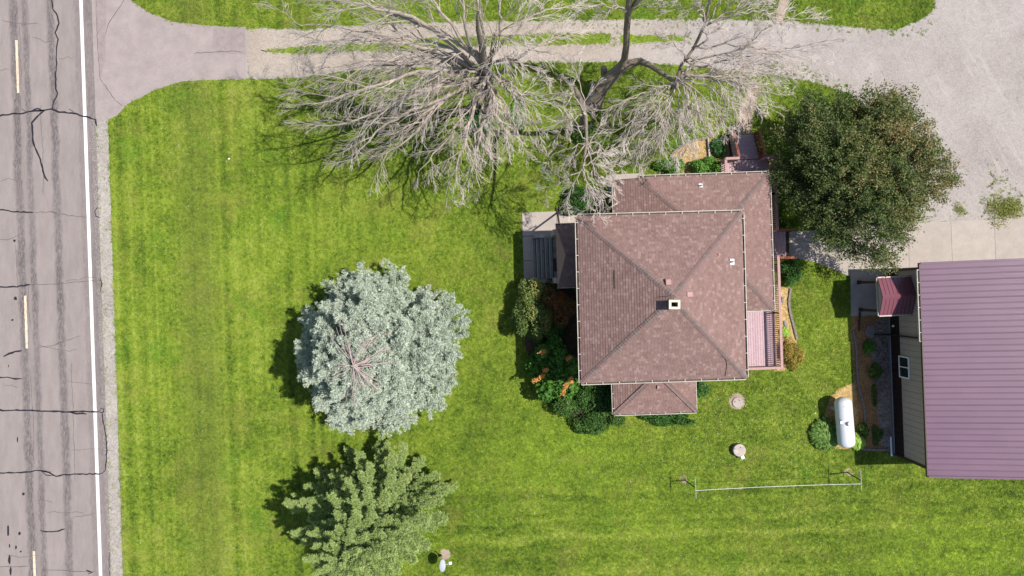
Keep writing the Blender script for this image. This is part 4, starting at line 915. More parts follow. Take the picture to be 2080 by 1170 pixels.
# ------------------------------------------------------------------ vegetation
def quads(c, u, v):           # centre, half-axis u, half-axis v -> diamond-ish leaf quads
    n = len(c); out = np.empty((n, 4, 3)); out[:, 0] = c - u; out[:, 1] = c + v * .9 - u * .1; out[:, 2] = c + u; out[:, 3] = c - v * .9 - u * .1
    return out.reshape(-1, 3)
def unit(a): return a / np.maximum(np.linalg.norm(a, axis=-1, keepdims=True), 1e-9)
def rdir(n): return unit(rng.normal(size=(n, 3)))
def needle_clumps(c, d, ln, wd, k, tint, spread=.9):
    """c,d (n,3): bottle-brush clump of k blades around axis d"""
    n = len(c); C_ = np.repeat(c, k, 0); D = np.repeat(d, k, 0); Ln = np.repeat(ln, k)[:, None]; T = np.repeat(tint, k)
    s = rng.random(n * k)[:, None]; side = rdir(n * k); side = unit(side - D * (side * D).sum(1, keepdims=True))
    dirn = unit(D * (1 - spread * .5) + side * spread)
    bl = wd * (1.15 - .65 * s) * rng.uniform(.75, 1.25, (n * k, 1))
    base = C_ + D * (s - .3) * Ln; cen = base + dirn * bl * .5
    wv = unit(np.cross(dirn, rdir(n * k))) * bl * .12
    q = quads(cen, dirn * bl * .5, wv)
    return q, np.clip(T + rng.normal(0, .10, n * k) + (s[:, 0] - .5) * .25, 0, 1)
def tree_root(name, label, cat, x, y, group=None): return thing(name, label, cat, (x, y, 0), group)
def limb_tube(mb, pts, r0, r1, n=6):
    N = len(pts); mb.tube(pts, [r0 + (r1 - r0) * (i / (N - 1)) ** .8 for i in range(N)], n, cap=False)

def conifer(root, h, Rr, nb, lean, mat, clump, seed, lateral=.2, lump=6, zlow=.5, up=.35, az_fn=None, den=1.0, expo=.8, tintbase=.5, kk=18):
    r = np.random.default_rng(seed); O = np.array(root.location)
    tr = MB(); pts = [Vector(O) + Vector((lean[0] * t * t, lean[1] * t * t, h * t)) for t in np.linspace(0, .97, 9)]
    tr.tube(pts, [.26 * (1 - t) + .02 for t in np.linspace(0, 1, 9)], 8); cs = []; ds = []; ls = []; ts = []
    br = MB(); ga = 2.39996
    for i in range(nb):
        t = (i + .5) / nb; t = t ** 1.05; z = zlow + (h - zlow - .15) * t; az = i * ga + r.uniform(-.25, .25)
        tz = z / h; ax = O + np.array([lean[0] * tz * tz, lean[1] * tz * tz, z])
        reach = Rr * (1 - t) ** expo * r.uniform(.82, 1.12) * (az_fn(az, t) if az_fn else 1) + .25
        dz = np.array([math.cos(az), math.sin(az), 0.]); lat = np.array([-dz[1], dz[0], 0.])
        upk = up * (0.25 + t) ; P_ = lambda s: ax + dz * reach * s + np.array([0, 0, reach * (upk * s - .22 * s * s * (1 - t) + .10 * s ** 3)])
        if reach > .5: limb_tube(br, [Vector(P_(s)) for s in (0, .3, .6, .9)], .03 + reach * .012, .008, 4)
        m = int(den * (5 + reach * 9))
        s = r.uniform(.18, 1, m) ** .75; s[0] = 1
        lo = r.normal(0, 1, m) * lateral * reach * (1.15 - s) ** .7
        for s_, l_ in zip(s, lo):
            p = P_(s_) + lat * l_ - np.array([0, 0, abs(l_) * .12]); dd = dz + lat * np.sign(l_) * min(1.0, abs(l_) * 2.2 / (reach * .5 + .01)) * .9 + np.array([0, 0, upk * .7])
            dd = dd / np.linalg.norm(dd)
            for j in range(lump):
                cs.append(p + dd * (j / lump - .5) * clump * 1.6 + r.normal(0, clump * .33, 3)); ds.append(dd + r.normal(0, .3, 3)); ls.append(clump * r.uniform(.8, 1.2))
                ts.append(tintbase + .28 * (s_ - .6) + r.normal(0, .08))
    cs = np.array(cs); ds = unit(np.array(ds)); v, tt = needle_clumps(cs, ds, np.array(ls), clump * .8, kk, np.array(ts))
    P('trunk', tr, M['bark'], root); P('branches', br, M['bark'], root, kind='stuff')
    part('crown', npmesh('crown', v, 4, mat, O, tt), root, kind='stuff'); return len(v)

# blue spruce with a dead top
x, y = W(792, 694, 0).xy
bs = tree_root('blue_spruce', 'silvery blue spruce with pinkish dead twigs at its leaning top', 'spruce tree', x, y)
def azb(az, t):
    k = 1 + .10 * math.sin(3 * az + 1) + .07 * math.sin(5 * az + .4)
    a = math.degrees(az) % 360
    if 165 < a < 208: k *= 1.22
    if 225 < a < 330: k *= 1.07
    if 130 < a < 160: k *= .86
    return k
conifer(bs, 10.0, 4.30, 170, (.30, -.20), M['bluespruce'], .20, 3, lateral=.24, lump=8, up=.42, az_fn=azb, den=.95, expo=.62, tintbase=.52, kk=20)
q = MB(); tp = Vector(bs.location) + Vector((.30, -.20, 10.2)); r = random.Random(4)
q.tube([Vector(bs.location) + Vector((.25, -.18, 8.9)), tp + Vector((0, 0, .6))], [.09, .03], 6)
for i in range(64):
    az = r.uniform(0, 6.28); Ln = r.uniform(.7, 2.0) * (1.15 if math.cos(az - 3.3) > 0 else .85); z0 = r.uniform(-1.1, .4); a = tp + Vector((0, 0, z0)); d_ = Vector((math.cos(az), math.sin(az), 0)); c2 = Vector((-d_.y, d_.x, 0)) * r.uniform(-.25, .25)
    pts = [a, a + d_ * Ln * .35 + Vector((0, 0, .05)), a + d_ * Ln * .7 + c2 * .5 + Vector((0, 0, -.12 * Ln)), a + d_ * Ln + c2 + Vector((0, 0, -.38 * Ln))]
    q.tube(pts, [.022, .018, .014, .008], 4, cap=False)
    for k in range(5):
        s = r.uniform(.3, .95); p = a + d_ * Ln * s + c2 * s * s + Vector((0, 0, -.38 * Ln * s * s)); sd = (d_ + Vector((-d_.y, d_.x, 0)) * r.choice((-1, 1)) * r.uniform(.4, .9)).normalized(); q.tube([p, p + sd * r.uniform(.15, .45) + Vector((0, 0, -.08))], [.009, .004], 3, cap=False)
P('dead_top', q, M['deadtwig'], bs)
# green spruce
x, y = W(778, 1010, 0).xy
gs = tree_root('green_spruce', 'yellow-green spruce with long feathery fronds below the blue spruce', 'spruce tree', x, y)
def azg(az, t):
    a = math.degrees(az) % 360; k = 1 + .16 * math.sin(4 * az + 2) + .12 * math.sin(7 * az)
    if 170 < a < 230: k *= .9
    return k
conifer(gs, 9.6, 3.85, 120, (-.3, -.3), M['greenspruce'], .120, 9, lateral=.10, lump=8, up=.62, az_fn=azg, den=2.0, expo=.66, tintbase=.5, kk=20)

def leaves(c, size, tint, flat=.5, aspect=.5, nd=None):
    n = len(c); nd = unit(rdir(n) + np.array([0, 0, flat]) if nd is None else nd + rdir(n) * .7)
    u = unit(np.cross(nd, rdir(n))); v = np.cross(nd, u); s = size * rng.uniform(.7, 1.3, (n, 1)); return quads(c, u * s / 2, v * s / 2 * aspect)
def shrub(name, label, cat, px, py, rx, ry, h, mat, n, size, seed, lumps=9, lumpamp=.28, group=None, flowers=None, aspect=.55, zc=.5, stems=True, core=.74, lr=(.34, .50)):
    global rng
    rng = np.random.default_rng(seed); c0 = W(px, py, h * .5); root = thing(name, label, cat, (c0.x, c0.y, 0), group)
    L_ = []; r = rng
    lc = np.column_stack([r.uniform(-1, 1, lumps * 3), r.uniform(-1, 1, lumps * 3), r.uniform(.0, 1, lumps * 3)]); lc = lc[(lc[:, 0] ** 2 + lc[:, 1] ** 2) < .75][:lumps]
    n = int(n * 1.7); k = n // (len(lc) + 1); sc = np.array([rx, ry, h]); tt = []
    for i, q_ in enumerate(list(lc) + [np.array([0, 0, .45])]):
        d_ = rdir(k); rr = (core if i == len(lc) else r.uniform(*lr)) * (1 + lumpamp * r.normal(0, .35, (k, 1)))
        base = q_.copy(); base[2] = base[2] * .55 + .15 * (i < len(lc)); 
        p = base + d_ * rr; p[:, 2] = np.abs(p[:, 2]) * .95 + .02; L_.append(p * sc); tt.append(np.clip(.42 + r.normal(0, .17, k) + r.normal(0, .12) + (p[:, 2] - .5) * .2, 0, 1))
    p = np.vstack(L_) + np.array([c0.x, c0.y, 0]); tint = np.concatenate(tt)
    part('foliage', npmesh('foliage', leaves(p, size, tint, .8, aspect), 4, M[mat], root.location, tint), root, kind='stuff')
    if stems:
        q = MB()
        for i in range(9):
            a = r.uniform(0, 6.28); e = Vector((c0.x + math.cos(a) * rx * .6, c0.y + math.sin(a) * ry * .6, h * .7)); q.tube([Vector((c0.x, c0.y, 0)), Vector((c0.x, c0.y, 0)).lerp(e, .5) + Vector((0, 0, .08 * h)), e], [.03, .02, .008], 5)
        P('stem', q, M['stem'], root)
    return root
def rosette(name, label, px, py, r0, h, mat, n, size, seed):
    r = np.random.default_rng(seed); c = W(px, py, h * .4); root = thing(name, label, 'plant', (c.x, c.y, 0)); k = np.arange(n); rad = np.sqrt((k + 1) / n) * r0 * r.uniform(.93, 1.05, n); a = k * 2.39996
    d_ = np.column_stack([np.cos(a), np.sin(a), np.full(n, -.25) - .5 * (rad / r0) ** 3]); d_ = unit(d_ + r.normal(0, .10, (n, 3))); p = np.column_stack([c.x + rad * np.cos(a), c.y + rad * np.sin(a), h * (1 - .62 * (rad / r0) ** 2) + r.normal(0, .02, n)])
    w_ = unit(np.cross(d_, np.array([0, 0, 1.]) + r.normal(0, .28, (n, 3)))); s_ = size * r.uniform(.8, 1.2, (n, 1)); ti = np.clip(r.normal(.5, .22, n), 0, 1)
    out = np.empty((n, 6, 3)); up = np.array([0, 0, .012])
    out[:, 0] = p - d_ * s_ * .5; out[:, 1] = p - d_ * s_ * .15 + w_ * s_ * .24 + up; out[:, 2] = p + d_ * s_ * .2 + w_ * s_ * .2 + up; out[:, 3] = p + d_ * s_ * .5; out[:, 4] = p + d_ * s_ * .2 - w_ * s_ * .2 + up; out[:, 5] = p - d_ * s_ * .15 - w_ * s_ * .24 + up
    part('leaves', npmesh('leaves', out.reshape(-1, 3), 6, M[mat], root.location, ti), root, kind='stuff')
# crab apple tree
rng = np.random.default_rng(21)
x, y = W(1640, 410, 0).xy
ct = tree_root('crabapple_tree', 'wide dense tree of dark green and bronze leaves between the deck and the gravel yard', 'tree', W(1672, 388, 0).x, W(1672, 388, 0).y)
O = np.array(ct.location); cl = []; tb = MB(); bb = MB()
tb.tube([Vector(O), Vector(O) + Vector((.1, .05, 1.0)), Vector(O) + Vector((.2, .1, 2.0))], [.24, .19, .17], 10)
ccx, ccy = W(1753, 344, 4.0).x, W(1753, 344, 4.0).y
fork = Vector(O) + Vector((.2, .1, 2.0)); ntw = 980
outline = lambda a: 1 - .09 * max(0, -math.cos(a)) + .07 * math.sin(3 * a + .5) + .06 * math.sin(5 * a + 2) - (.10 if 200 < (math.degrees(a) + 360) % 360 < 250 else 0) + (.07 if 255 < (math.degrees(a) + 360) % 360 < 290 else 0)
lobes = []
for ring, cnt_, f_ in ((0, 3, .16), (1, 8, .42), (2, 13, .66), (3, 21, .86)):
    for i in range(cnt_):
        a = 2 * math.pi * (i + rng.uniform(-.25, .25)) / cnt_ + ring; f = f_ * rng.uniform(.9, 1.1); k = outline(a); lobes.append((ccx + 4.55 * k * f * math.cos(a), ccy + 4.6 * k * f * math.sin(a), 1.3 + 3.7 * math.sqrt(max(0, 1 - min(.97, f) ** 2.4)) + rng.uniform(-.35, .35), rng.uniform(.62, 1.0) * (1.0 if ring < 3 else .8), f, a, rng.normal(0, .09)))
for (lx, ly, lz, lr, f, a, lt) in lobes:
    for j in range(int(26 * (lr / .8) ** 2)):
        d_ = rdir(1)[0]; d_[2] = abs(d_[2]) * 1.1 - .15; q_ = rng.uniform(.75, 1.08) if rng.random() < (.94 if f < .8 else .84) else rng.uniform(1.1, 1.45)
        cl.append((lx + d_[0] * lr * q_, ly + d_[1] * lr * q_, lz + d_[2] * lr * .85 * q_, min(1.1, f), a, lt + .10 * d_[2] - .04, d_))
for i in range(420):
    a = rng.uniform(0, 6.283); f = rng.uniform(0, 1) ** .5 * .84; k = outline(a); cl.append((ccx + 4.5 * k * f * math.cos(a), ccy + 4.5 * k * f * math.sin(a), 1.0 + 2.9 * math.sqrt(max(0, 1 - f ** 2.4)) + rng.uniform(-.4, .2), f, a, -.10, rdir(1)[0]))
for i in range(16):
    a = i * 2.4; e = Vector((ccx + 3.4 * math.cos(a), ccy + 3.4 * math.sin(a), 3.2)); m1 = fork.lerp(e, .5) + Vector((0, 0, .8)); limb_tube(bb, [fork, fork.lerp(m1, .5) - Vector((0, 0, .3)), m1 - Vector((0, 0, .5)), m1.lerp(e, .5) - Vector((0, 0, .5)), e - Vector((0, 0, .5))], .08, .015, 6)
cen = []; ti = []; cld = []
for (cx, cy, cz, rr, a, lt, ld) in cl:
    k = 88; d_ = np.array([math.cos(a) * rr, math.sin(a) * rr, .3]) + ld * .9; d_ /= np.linalg.norm(d_); s = rng.uniform(-.5, .6, (k, 1))
    p = np.array([cx, cy, cz]) + d_ * s * .75 + rng.normal(0, .12, (k, 3)); cen.append(p)
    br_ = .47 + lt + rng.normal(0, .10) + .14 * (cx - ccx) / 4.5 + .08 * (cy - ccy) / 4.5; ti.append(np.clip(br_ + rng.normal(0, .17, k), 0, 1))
    if rng.random() < .6: e = Vector((cx, cy, cz)); bb.tube([e - Vector(d_) * .7 - Vector((0, 0, .15)), e + Vector(d_) * .42], [.012, .005], 3, cap=False)
cen = np.vstack(cen); ti = np.concatenate(ti)
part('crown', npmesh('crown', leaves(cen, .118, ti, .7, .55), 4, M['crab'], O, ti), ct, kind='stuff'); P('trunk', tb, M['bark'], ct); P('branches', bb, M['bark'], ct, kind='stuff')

# bare trees
def grow(mb, a, d, Ln, r0, depth, rnd, droop, cnt):
    """one branch with curved axis and side shoots"""
    k = 6 if depth >= 2 else 4; pts = [a.copy()]; dirs = [d.copy()]; dd = d.copy()
    for i in range(k):
        dd = (dd + Vector((rnd.gauss(0, .10), rnd.gauss(0, .10), rnd.gauss(0, .08) + droop * (.4 + i / k)))).normalized(); pts.append(pts[-1] + dd * Ln / k); dirs.append(dd.copy())
    rr = [max(.0068, r0 * (1 - .8 * i / k)) for i in range(k + 1)]
    mb.tint = (1.0 if depth == 0 else .85 if depth == 1 else .6); mb.tube(pts, rr, 5 if depth >= 2 else 3, cap=False); cnt[0] += 1
    if depth == 0: return
    ns = {3: 8, 2: 6, 1: 5}[depth]
    for i in range(ns):
        s = (i + 1.0 + rnd.uniform(-.3, .3)) / (ns + .6) * k; s = min(max(s, .4), k - .05); j = int(s); p = pts[j].lerp(pts[j + 1], s - j); dj = dirs[j]
        sd = Vector((rnd.gauss(0, 1), rnd.gauss(0, 1), rnd.gauss(0, .55))); sd = (sd - dj * sd.dot(dj)).normalized()
        nd = (dj * rnd.uniform(1.0, 1.5) + sd * rnd.uniform(.40, .75)).normalized(); grow(mb, p, nd, Ln * rnd.uniform(.40, .66) * (1.12 - .45 * s / k), rr[j] * .55, depth - 1, rnd, droop, cnt)
def bare_limb(root, pts, r0, rnd, droop=-.05, dens=1.0, depth=2, name='limb', tail=.009, s_from=.2, shoots=11, slen=.36):
    """main limb through given points, with recursive side shoots"""
    P_ = []; N = len(pts)
    for i in range(N - 1):          # Catmull-Rom
        p0, p1, p2, p3 = pts[max(i - 1, 0)], pts[i], pts[i + 1], pts[min(i + 2, N - 1)]
        for j in range(5):
            t = j / 5; P_.append(.5 * ((2 * p1) + (p2 - p0) * t + (2 * p0 - 5 * p1 + 4 * p2 - p3) * t * t + (-p0 + 3 * p1 - 3 * p2 + p3) * t ** 3) + Vector((rnd.gauss(0, .05), rnd.gauss(0, .05), rnd.gauss(0, .03))))
    P_.append(pts[-1]); n_ = len(P_); rad = [r0 * (1 - i / (n_ - 1)) ** .85 + tail for i in range(n_)]
    mb = MB(); mb.tint = .25; mb.tube(P_, rad, 7, cap=False); tot = sum((P_[i + 1] - P_[i]).length for i in range(n_ - 1)); cnt = [0]
    for k in range(int(shoots * dens)):
        s = s_from + (1 - s_from) * (k + rnd.uniform(.1, .9)) / (shoots * dens); f = min(s * (n_ - 1), n_ - 1.01); j = int(f); p = P_[j].lerp(P_[j + 1], f - j); dj = (P_[j + 1] - P_[j]).normalized()
        sd = Vector((rnd.gauss(0, 1), rnd.gauss(0, 1), rnd.gauss(0, .5))); sd = (sd - dj * sd.dot(dj)).normalized()
        nd = (dj * 1.05 + sd * rnd.uniform(.4, .8)).normalized(); grow(mb, p, nd, tot * slen * (1.15 - .5 * s) * rnd.uniform(.7, 1.15), rad[j] * .40 + .005, depth, rnd, droop, cnt)
    P(name, mb, M['twig'], root); return cnt[0]
rnd = random.Random(12)
tA = tree_root('bare_tree', 'largest leafless grey tree, its branches spread over the gravel lane toward the west lawn', 'bare tree', *W(1000, 222, 0).xy, 'bare trees along the gravel lane')
A0 = Vector(tA.location)
def axA(z): return A0 + Vector((-.02 * z, .03 * z + .0, z))
q = MB(); q.tube([axA(z) + Vector((.05 * math.sin(z * 2), 0, 0)) for z in (0, .3, 1, 2, 3.5, 5, 6.5, 8, 9.5, 11.5, 13)], [.48, .40, .35, .33, .31, .28, .24, .19, .15, .09, .03], 12, cap=False); P('trunk', q, M['bark'], tA)
tipsA = [(575, 45, 9), (590, 95, 8.5), (600, 150, 8), (605, 215, 7.5), (640, 262, 7), (690, 328, 6), (745, 322, 6), (800, 300, 6), (850, 350, 5.6), (905, 398, 5.2), (930, 340, 6), (975, 395, 5.2), (985, 310, 6.5), (1030, 275, 7.5), (1060, 290, 7), (1105, 280, 7), (1125, 215, 8), (1110, 150, 8.5), (1165, 70, 9.5), (1160, 15, 10), (1070, -40, 11), (980, -90, 12), (890, -60, 12), (790, -40, 11), (700, -20, 10), (620, 0, 10), (705, 130, 7.5), (690, 205, 7), (790, 215, 6.5), (800, 60, 9), (880, 160, 7.5), (1050, 60, 11)]
nseg = 0
for i, (x, y, z) in enumerate(tipsA):
    zs = 3.4 + (i * 2.39 % 4.6) * .95; zs = min(zs, z + 1.0); tip = W(x + (22 if x < 760 else 0), y, z); a = axA(zs); hv = tip - a; hd = Vector((hv.x, hv.y, 0)); L_ = hd.length; rise = max(z, zs) + .12 * L_
    m1 = a + hd * .30 + Vector((rnd.gauss(0, .2), rnd.gauss(0, .2), (rise - zs) * .75)); m2 = a + hd * .66 + Vector((rnd.gauss(0, .25), rnd.gauss(0, .25), (rise - zs) * .95)); 
    nseg += bare_limb(tA, [a, m1, m2, tip], .042 + .009 * L_, rnd, shoots=8, slen=.30)
tB = tree_root('bare_tree', 'leafless tree with thick dark forked trunk beside the gravel lane and crown over the lawn', 'bare tree', *W(1207, 205, 0).xy, 'bare trees along the gravel lane')
q = MB(); q.tube([W(1207, 207, 0), W(1211, 196, .4), W(1222, 178, 1.1), W(1243, 155, 2.0), W(1262, 138, 2.7), W(1278, 128, 3.1)], [.60, .48, .42, .37, .32, .27], 12)
q.tube([W(1228, 152, 1.6), W(1226, 137, 2.1)], [.22, .17], 9); P('trunk', q, M['deadbark'], tB)
q = MB(); q.tube([W(1255, 143, 2.5), W(1268, 122, 3.4), W(1272, 95, 4.5), W(1273, 60, 5.8), W(1276, 25, 7.1), W(1279, -15, 8.4), W(1284, -70, 10)], [.24, .19, .17, .16, .16, .15, .10], 10, cap=False)
q.tube([W(1274, 28, 6.9), W(1288, 8, 7.6), W(1303, -15, 8.4), W(1320, -50, 9.4)], [.12, .10, .08, .05], 8, cap=False); P('stem', q, M['deadbark'], tB)
for (x, y, z) in [(1215, 35, 7.5), (1180, 20, 8), (1345, 25, 8), (1350, -10, 9)]:
    a = W(1275, 20, 7.2); tip = W(x, y, z); bare_limb(tB, [a, a.lerp(tip, .4) + Vector((0, 0, .5)), a.lerp(tip, .75) + Vector((0, 0, .4)), tip], .035, rnd, shoots=6, slen=.3)
nodeB = [W(1272, 132, 3.0), W(1300, 124, 3.5), W(1322, 133, 4.1), W(1350, 152, 5.0), W(1372, 168, 6.0)]
q = MB(); q.tube(nodeB, [.27, .19, .15, .12, .10], 9); P('limb', q, M['deadbark'], tB)
tipsB = [(1215, 225, 6.5), (1232, 275, 6), (1262, 300, 6), (1290, 310, 6), (1318, 335, 5.6), (1345, 300, 6), (1375, 325, 5.8), (1400, 300, 6), (1440, 262, 6.3), (1478, 270, 6), (1498, 245, 6.3), (1545, 225, 6.8), (1585, 195, 7), (1520, 180, 7), (1400, 230, 6.8)]
for i, (x, y, z) in enumerate(tipsB):
    a = nodeB[-1] + Vector((0, 0, -.3 + .12 * i)); tip = W(x, y, z); m1 = a.lerp(tip, .35) + Vector((rnd.gauss(0, .2), rnd.gauss(0, .2), .8)); m2 = a.lerp(tip, .7) + Vector((rnd.gauss(0, .2), rnd.gauss(0, .2), .7))
    nseg += bare_limb(tB, [a, m1, m2, tip], .04, rnd, shoots=9, slen=.34)
nb2 = W(1408, 100, 7.2); q = MB(); q.tube([nodeB[-1], W(1385, 130, 6.8), nb2, W(1432, 50, 8.4), W(1442, 0, 9.6), W(1440, -60, 11)], [.10, .09, .08, .07, .06, .03], 8, cap=False); P('limb', q, M['deadbark'], tB)
for i, (x, y, z) in enumerate([(1520, 150, 7.5), (1600, 150, 7.5), (1645, 125, 8), (1665, 85, 8.3), (1655, 40, 9), (1600, 30, 9), (1560, -10, 9.5), (1500, -40, 10), (1470, 60, 8.6), (1530, 80, 8.4), (1340, 80, 8), (1370, 20, 9), (1380, -40, 10), (1440, 150, 7.4)]):
    f = i / 14; a = nodeB[-1].lerp(nb2, .3 + .7 * (i % 3) / 2); 
    if y < 40: a = W(1430, 52, 8.4)
    tip = W(x, y, z); m1 = a.lerp(tip, .35) + Vector((rnd.gauss(0, .2), rnd.gauss(0, .2), .6)); m2 = a.lerp(tip, .7) + Vector((rnd.gauss(0, .2), rnd.gauss(0, .2), .5)); nseg += bare_limb(tB, [a, m1, m2, tip], .038, rnd, shoots=8, slen=.33)
tC = tree_root('bare_tree', 'slender leafless tree between the other two, its weeping branches reaching the house roof', 'bare tree', *W(1178, 262, 0).xy, 'bare trees along the gravel lane')
c0 = W(1178, 262, 0); q = MB(); q.tube([c0, c0 + Vector((-.05, 0, 2)), c0 + Vector((-.2, .05, 4.5)), W(1168, 180, 7.0)], [.20, .17, .14, .11], 9, cap=False)
q.tube([W(1168, 180, 7.0), W(1176, 200, 7.6), W(1190, 235, 8.0), W(1192, 290, 8.2), W(1184, 340, 8.2)], [.10, .09, .08, .07, .05], 8, cap=False); P('trunk', q, M['bark'], tC)
for i, (x, y, z) in enumerate([(1108, 395, 6.5), (1095, 330, 6.8), (1085, 262, 7), (1128, 300, 7), (1150, 425, 6.6), (1185, 440, 6.8), (1212, 440, 7), (1238, 425, 7), (1250, 385, 7), (1262, 340, 7), (1225, 400, 7.2), (1125, 360, 7), (1250, 300, 7.2), (1140, 150, 8), (1165, 118, 8.5), (1120, 210, 7.6), (1215, 250, 7.5)]):
    src = [W(1168, 182, 7.1), W(1190, 235, 8.0), W(1192, 290, 8.2), W(1184, 340, 8.2)]; a = min(src, key=lambda s: abs((s - W(x, y, z)).length - 2.6)); tip = W(x, y, z)
    nseg += bare_limb(tC, [a, a.lerp(tip, .35) + Vector((rnd.gauss(0, .1), rnd.gauss(0, .1), .35)), a.lerp(tip, .7) + Vector((rnd.gauss(0, .12), rnd.gauss(0, .12), .25)), tip], .022, rnd, shoots=5, slen=.34, tail=.007)
print('bare shoots', nseg)
# shrubs round the house
shrub('flowering_shrub', 'tall olive green shrub with a few orange tips south of the entry steps', 'shrub', 1080, 634, 1.0, 1.75, 2.4, 'olive', 13000, .12, 31, 24, core=.74, lr=(.26, .38))
shrub('rust_shrub', 'dark shrub with rust orange leaves in the shade of the west wall', 'shrub', 1126, 618, .95, 1.15, 2.0, 'rust', 5000, .10, 32, 8)
shrub('shade_shrub', 'deep green shrub in shadow under the west eave below the rust shrub', 'shrub', 1122, 668, .9, .7, 1.5, 'yew', 3500, .09, 37, 7)
sm_ = shrub('plume_shrub', 'glossy green shrub with bright orange plumes at the south-west corner of the house', 'shrub', 1132, 750, 1.45, 1.85, 2.3, 'bright', 6000, .23, 33, 24, aspect=.75, core=.66, lr=(.22, .34))
for i, (x, y, s_, a_) in enumerate([(1090, 771, .55, .5), (1146, 793, .62, 1.3), (1102, 715, .25, .3), (1160, 772, .28, 1.8), (1108, 752, .18, 0), (1155, 728, .22, .6), (1100, 765, .3, .5), (1150, 783, .3, 1.3)]):
    c_ = np.array(W(x, y, 2.35)); k = 170; t = rng.uniform(-.5, .5, (k, 1)); p = c_ + np.array([math.cos(a_), math.sin(a_), .1]) * t * s_ + rng.normal(0, .055, (k, 3)); ti = rng.random(k)
    part('plume', npmesh('plume', leaves(p, .09, ti), 4, M['orange'], sm_.location, ti), sm_)
shrub('yew_shrub', 'broad dark green yew at the corner of the south wing', 'shrub', 1200, 830, 2.0, 1.5, 1.7, 'yew', 17000, .10, 34, 30, core=.72, lr=(.20, .30))
shrub('yew_shrub', 'dark green yew tucked under the eave above the broad yew', 'shrub', 1205, 792, .95, .8, 1.8, 'yew', 4500, .10, 44, 7)
shrub('low_shrub', 'low bright ground shrub along the south wing eave', 'shrub', 1352, 852, 1.3, .42, .5, 'box', 2600, .10, 35, 8, stems=False)
shrub('low_shrub', 'small leafy shrub in the corner east of the south wing', 'shrub', 1428, 791, .45, .55, .6, 'box', 1500, .11, 36, 6, stems=False)
shrub('lime_shrub', 'left of the two bright green shrubs against the north wall', 'shrub', 1368, 336, .85, .62, 1.0, 'lime', 3200, .11, 38, 8)
shrub('lime_shrub', 'right of the two bright green shrubs against the north wall', 'shrub', 1437, 338, .82, .55, 1.0, 'lime', 3200, .11, 39, 8)
shrub('iris_clump', 'strappy green clump beside the north steps', 'plant', 1457, 296, .48, .55, .6, 'iris', 900, .34, 40, 5, aspect=.16, stems=False)
shrub('entry_shrub', 'green shrub north-west of the main roof behind hanging bare twigs', 'shrub', 1168, 410, .95, .65, 1.0, 'box', 3600, .10, 41, 7)
shrub('boxwood', 'rounded dark green boxwood beside the east deck steps', 'shrub', 1607, 553, .52, .72, .9, 'box', 5000, .075, 42, 7)
shrub('spirea', 'gold and orange leaved spirea beside the south-east corner of the deck', 'shrub', 1613, 720, .72, .95, .85, 'spirea', 3600, .085, 43, 22, lumpamp=.5, core=.5, lr=(.18, .30))
rosette('hosta', 'pale lime hosta beside the lower stone in the east bed', 1594, 675, .30, .26, 'hostalime', 60, .17, 45)
rosette('hosta', 'large round dark green hosta at the left side of the propane tank', 1678, 882, .93, .55, 'hosta', 520, .21, 46)
rosette('hosta', 'lime green hosta at the right side of the propane tank', 1741, 897, .48, .42, 'hostalime', 150, .24, 47)
shrub('shade_plant', 'dark green plant touching the right side of the propane tank above the lime hosta', 'plant', 1751, 876, .38, .52, .45, 'hosta', 420, .18, 48, 6, aspect=.4, stems=False)
shrub('bed_plant', 'green plant in the shed bed just below the flat grey stone', 'plant', 1765, 703, .36, .36, .45, 'lime', 700, .12, 49, 5, stems=False)
shrub('bed_plant', 'dark reddish green plant midway along the shed bed', 'plant', 1778, 758, .42, .50, .45, 'olive', 900, .10, 50, 5, stems=False)
shrub('bed_plant', 'low dark creeping plant near the south end of the shed bed', 'plant', 1783, 884, .30, .6, .22, 'yew', 900, .08, 51, 5, stems=False)
shrub('creeping_plant', 'small dark creeping plant on the river rock above the south end of the shed bed', 'plant', 1776, 800, .22, .55, .15, 'yew', 600, .07, 52, 4, stems=False)
shrub('fern_clump', 'bright green fern patch on the lawn beside the thin pale pole', 'plant', 1052, 222, .55, 1.0, .35, 'lime', 1500, .14, 53, 6, stems=False)
shrub('fern_clump', 'green leafy patch on the lawn below the trunk of the largest bare tree', 'plant', 975, 250, .7, .9, .35, 'iris', 1500, .14, 54, 6, stems=False)
shrub('fern_clump', 'grey-green leafy patch at the foot of the slender bare tree', 'plant', 1180, 262, .7, .8, .4, 'hosta', 1200, .12, 55, 6, stems=False)
shrub('weed_patch', 'tall bright weeds growing from the gravel at the edge of the concrete', 'weeds', 2040, 425, 1.0, .8, .3, 'weed', 1500, .09, 56, 9, lumpamp=.8, stems=False)
shrub('weed_patch', 'brown-green weeds by the concrete, left of the tall weeds', 'weeds', 1950, 427, .35, .45, .15, 'weed', 220, .07, 57, 6, lumpamp=.8, stems=False)

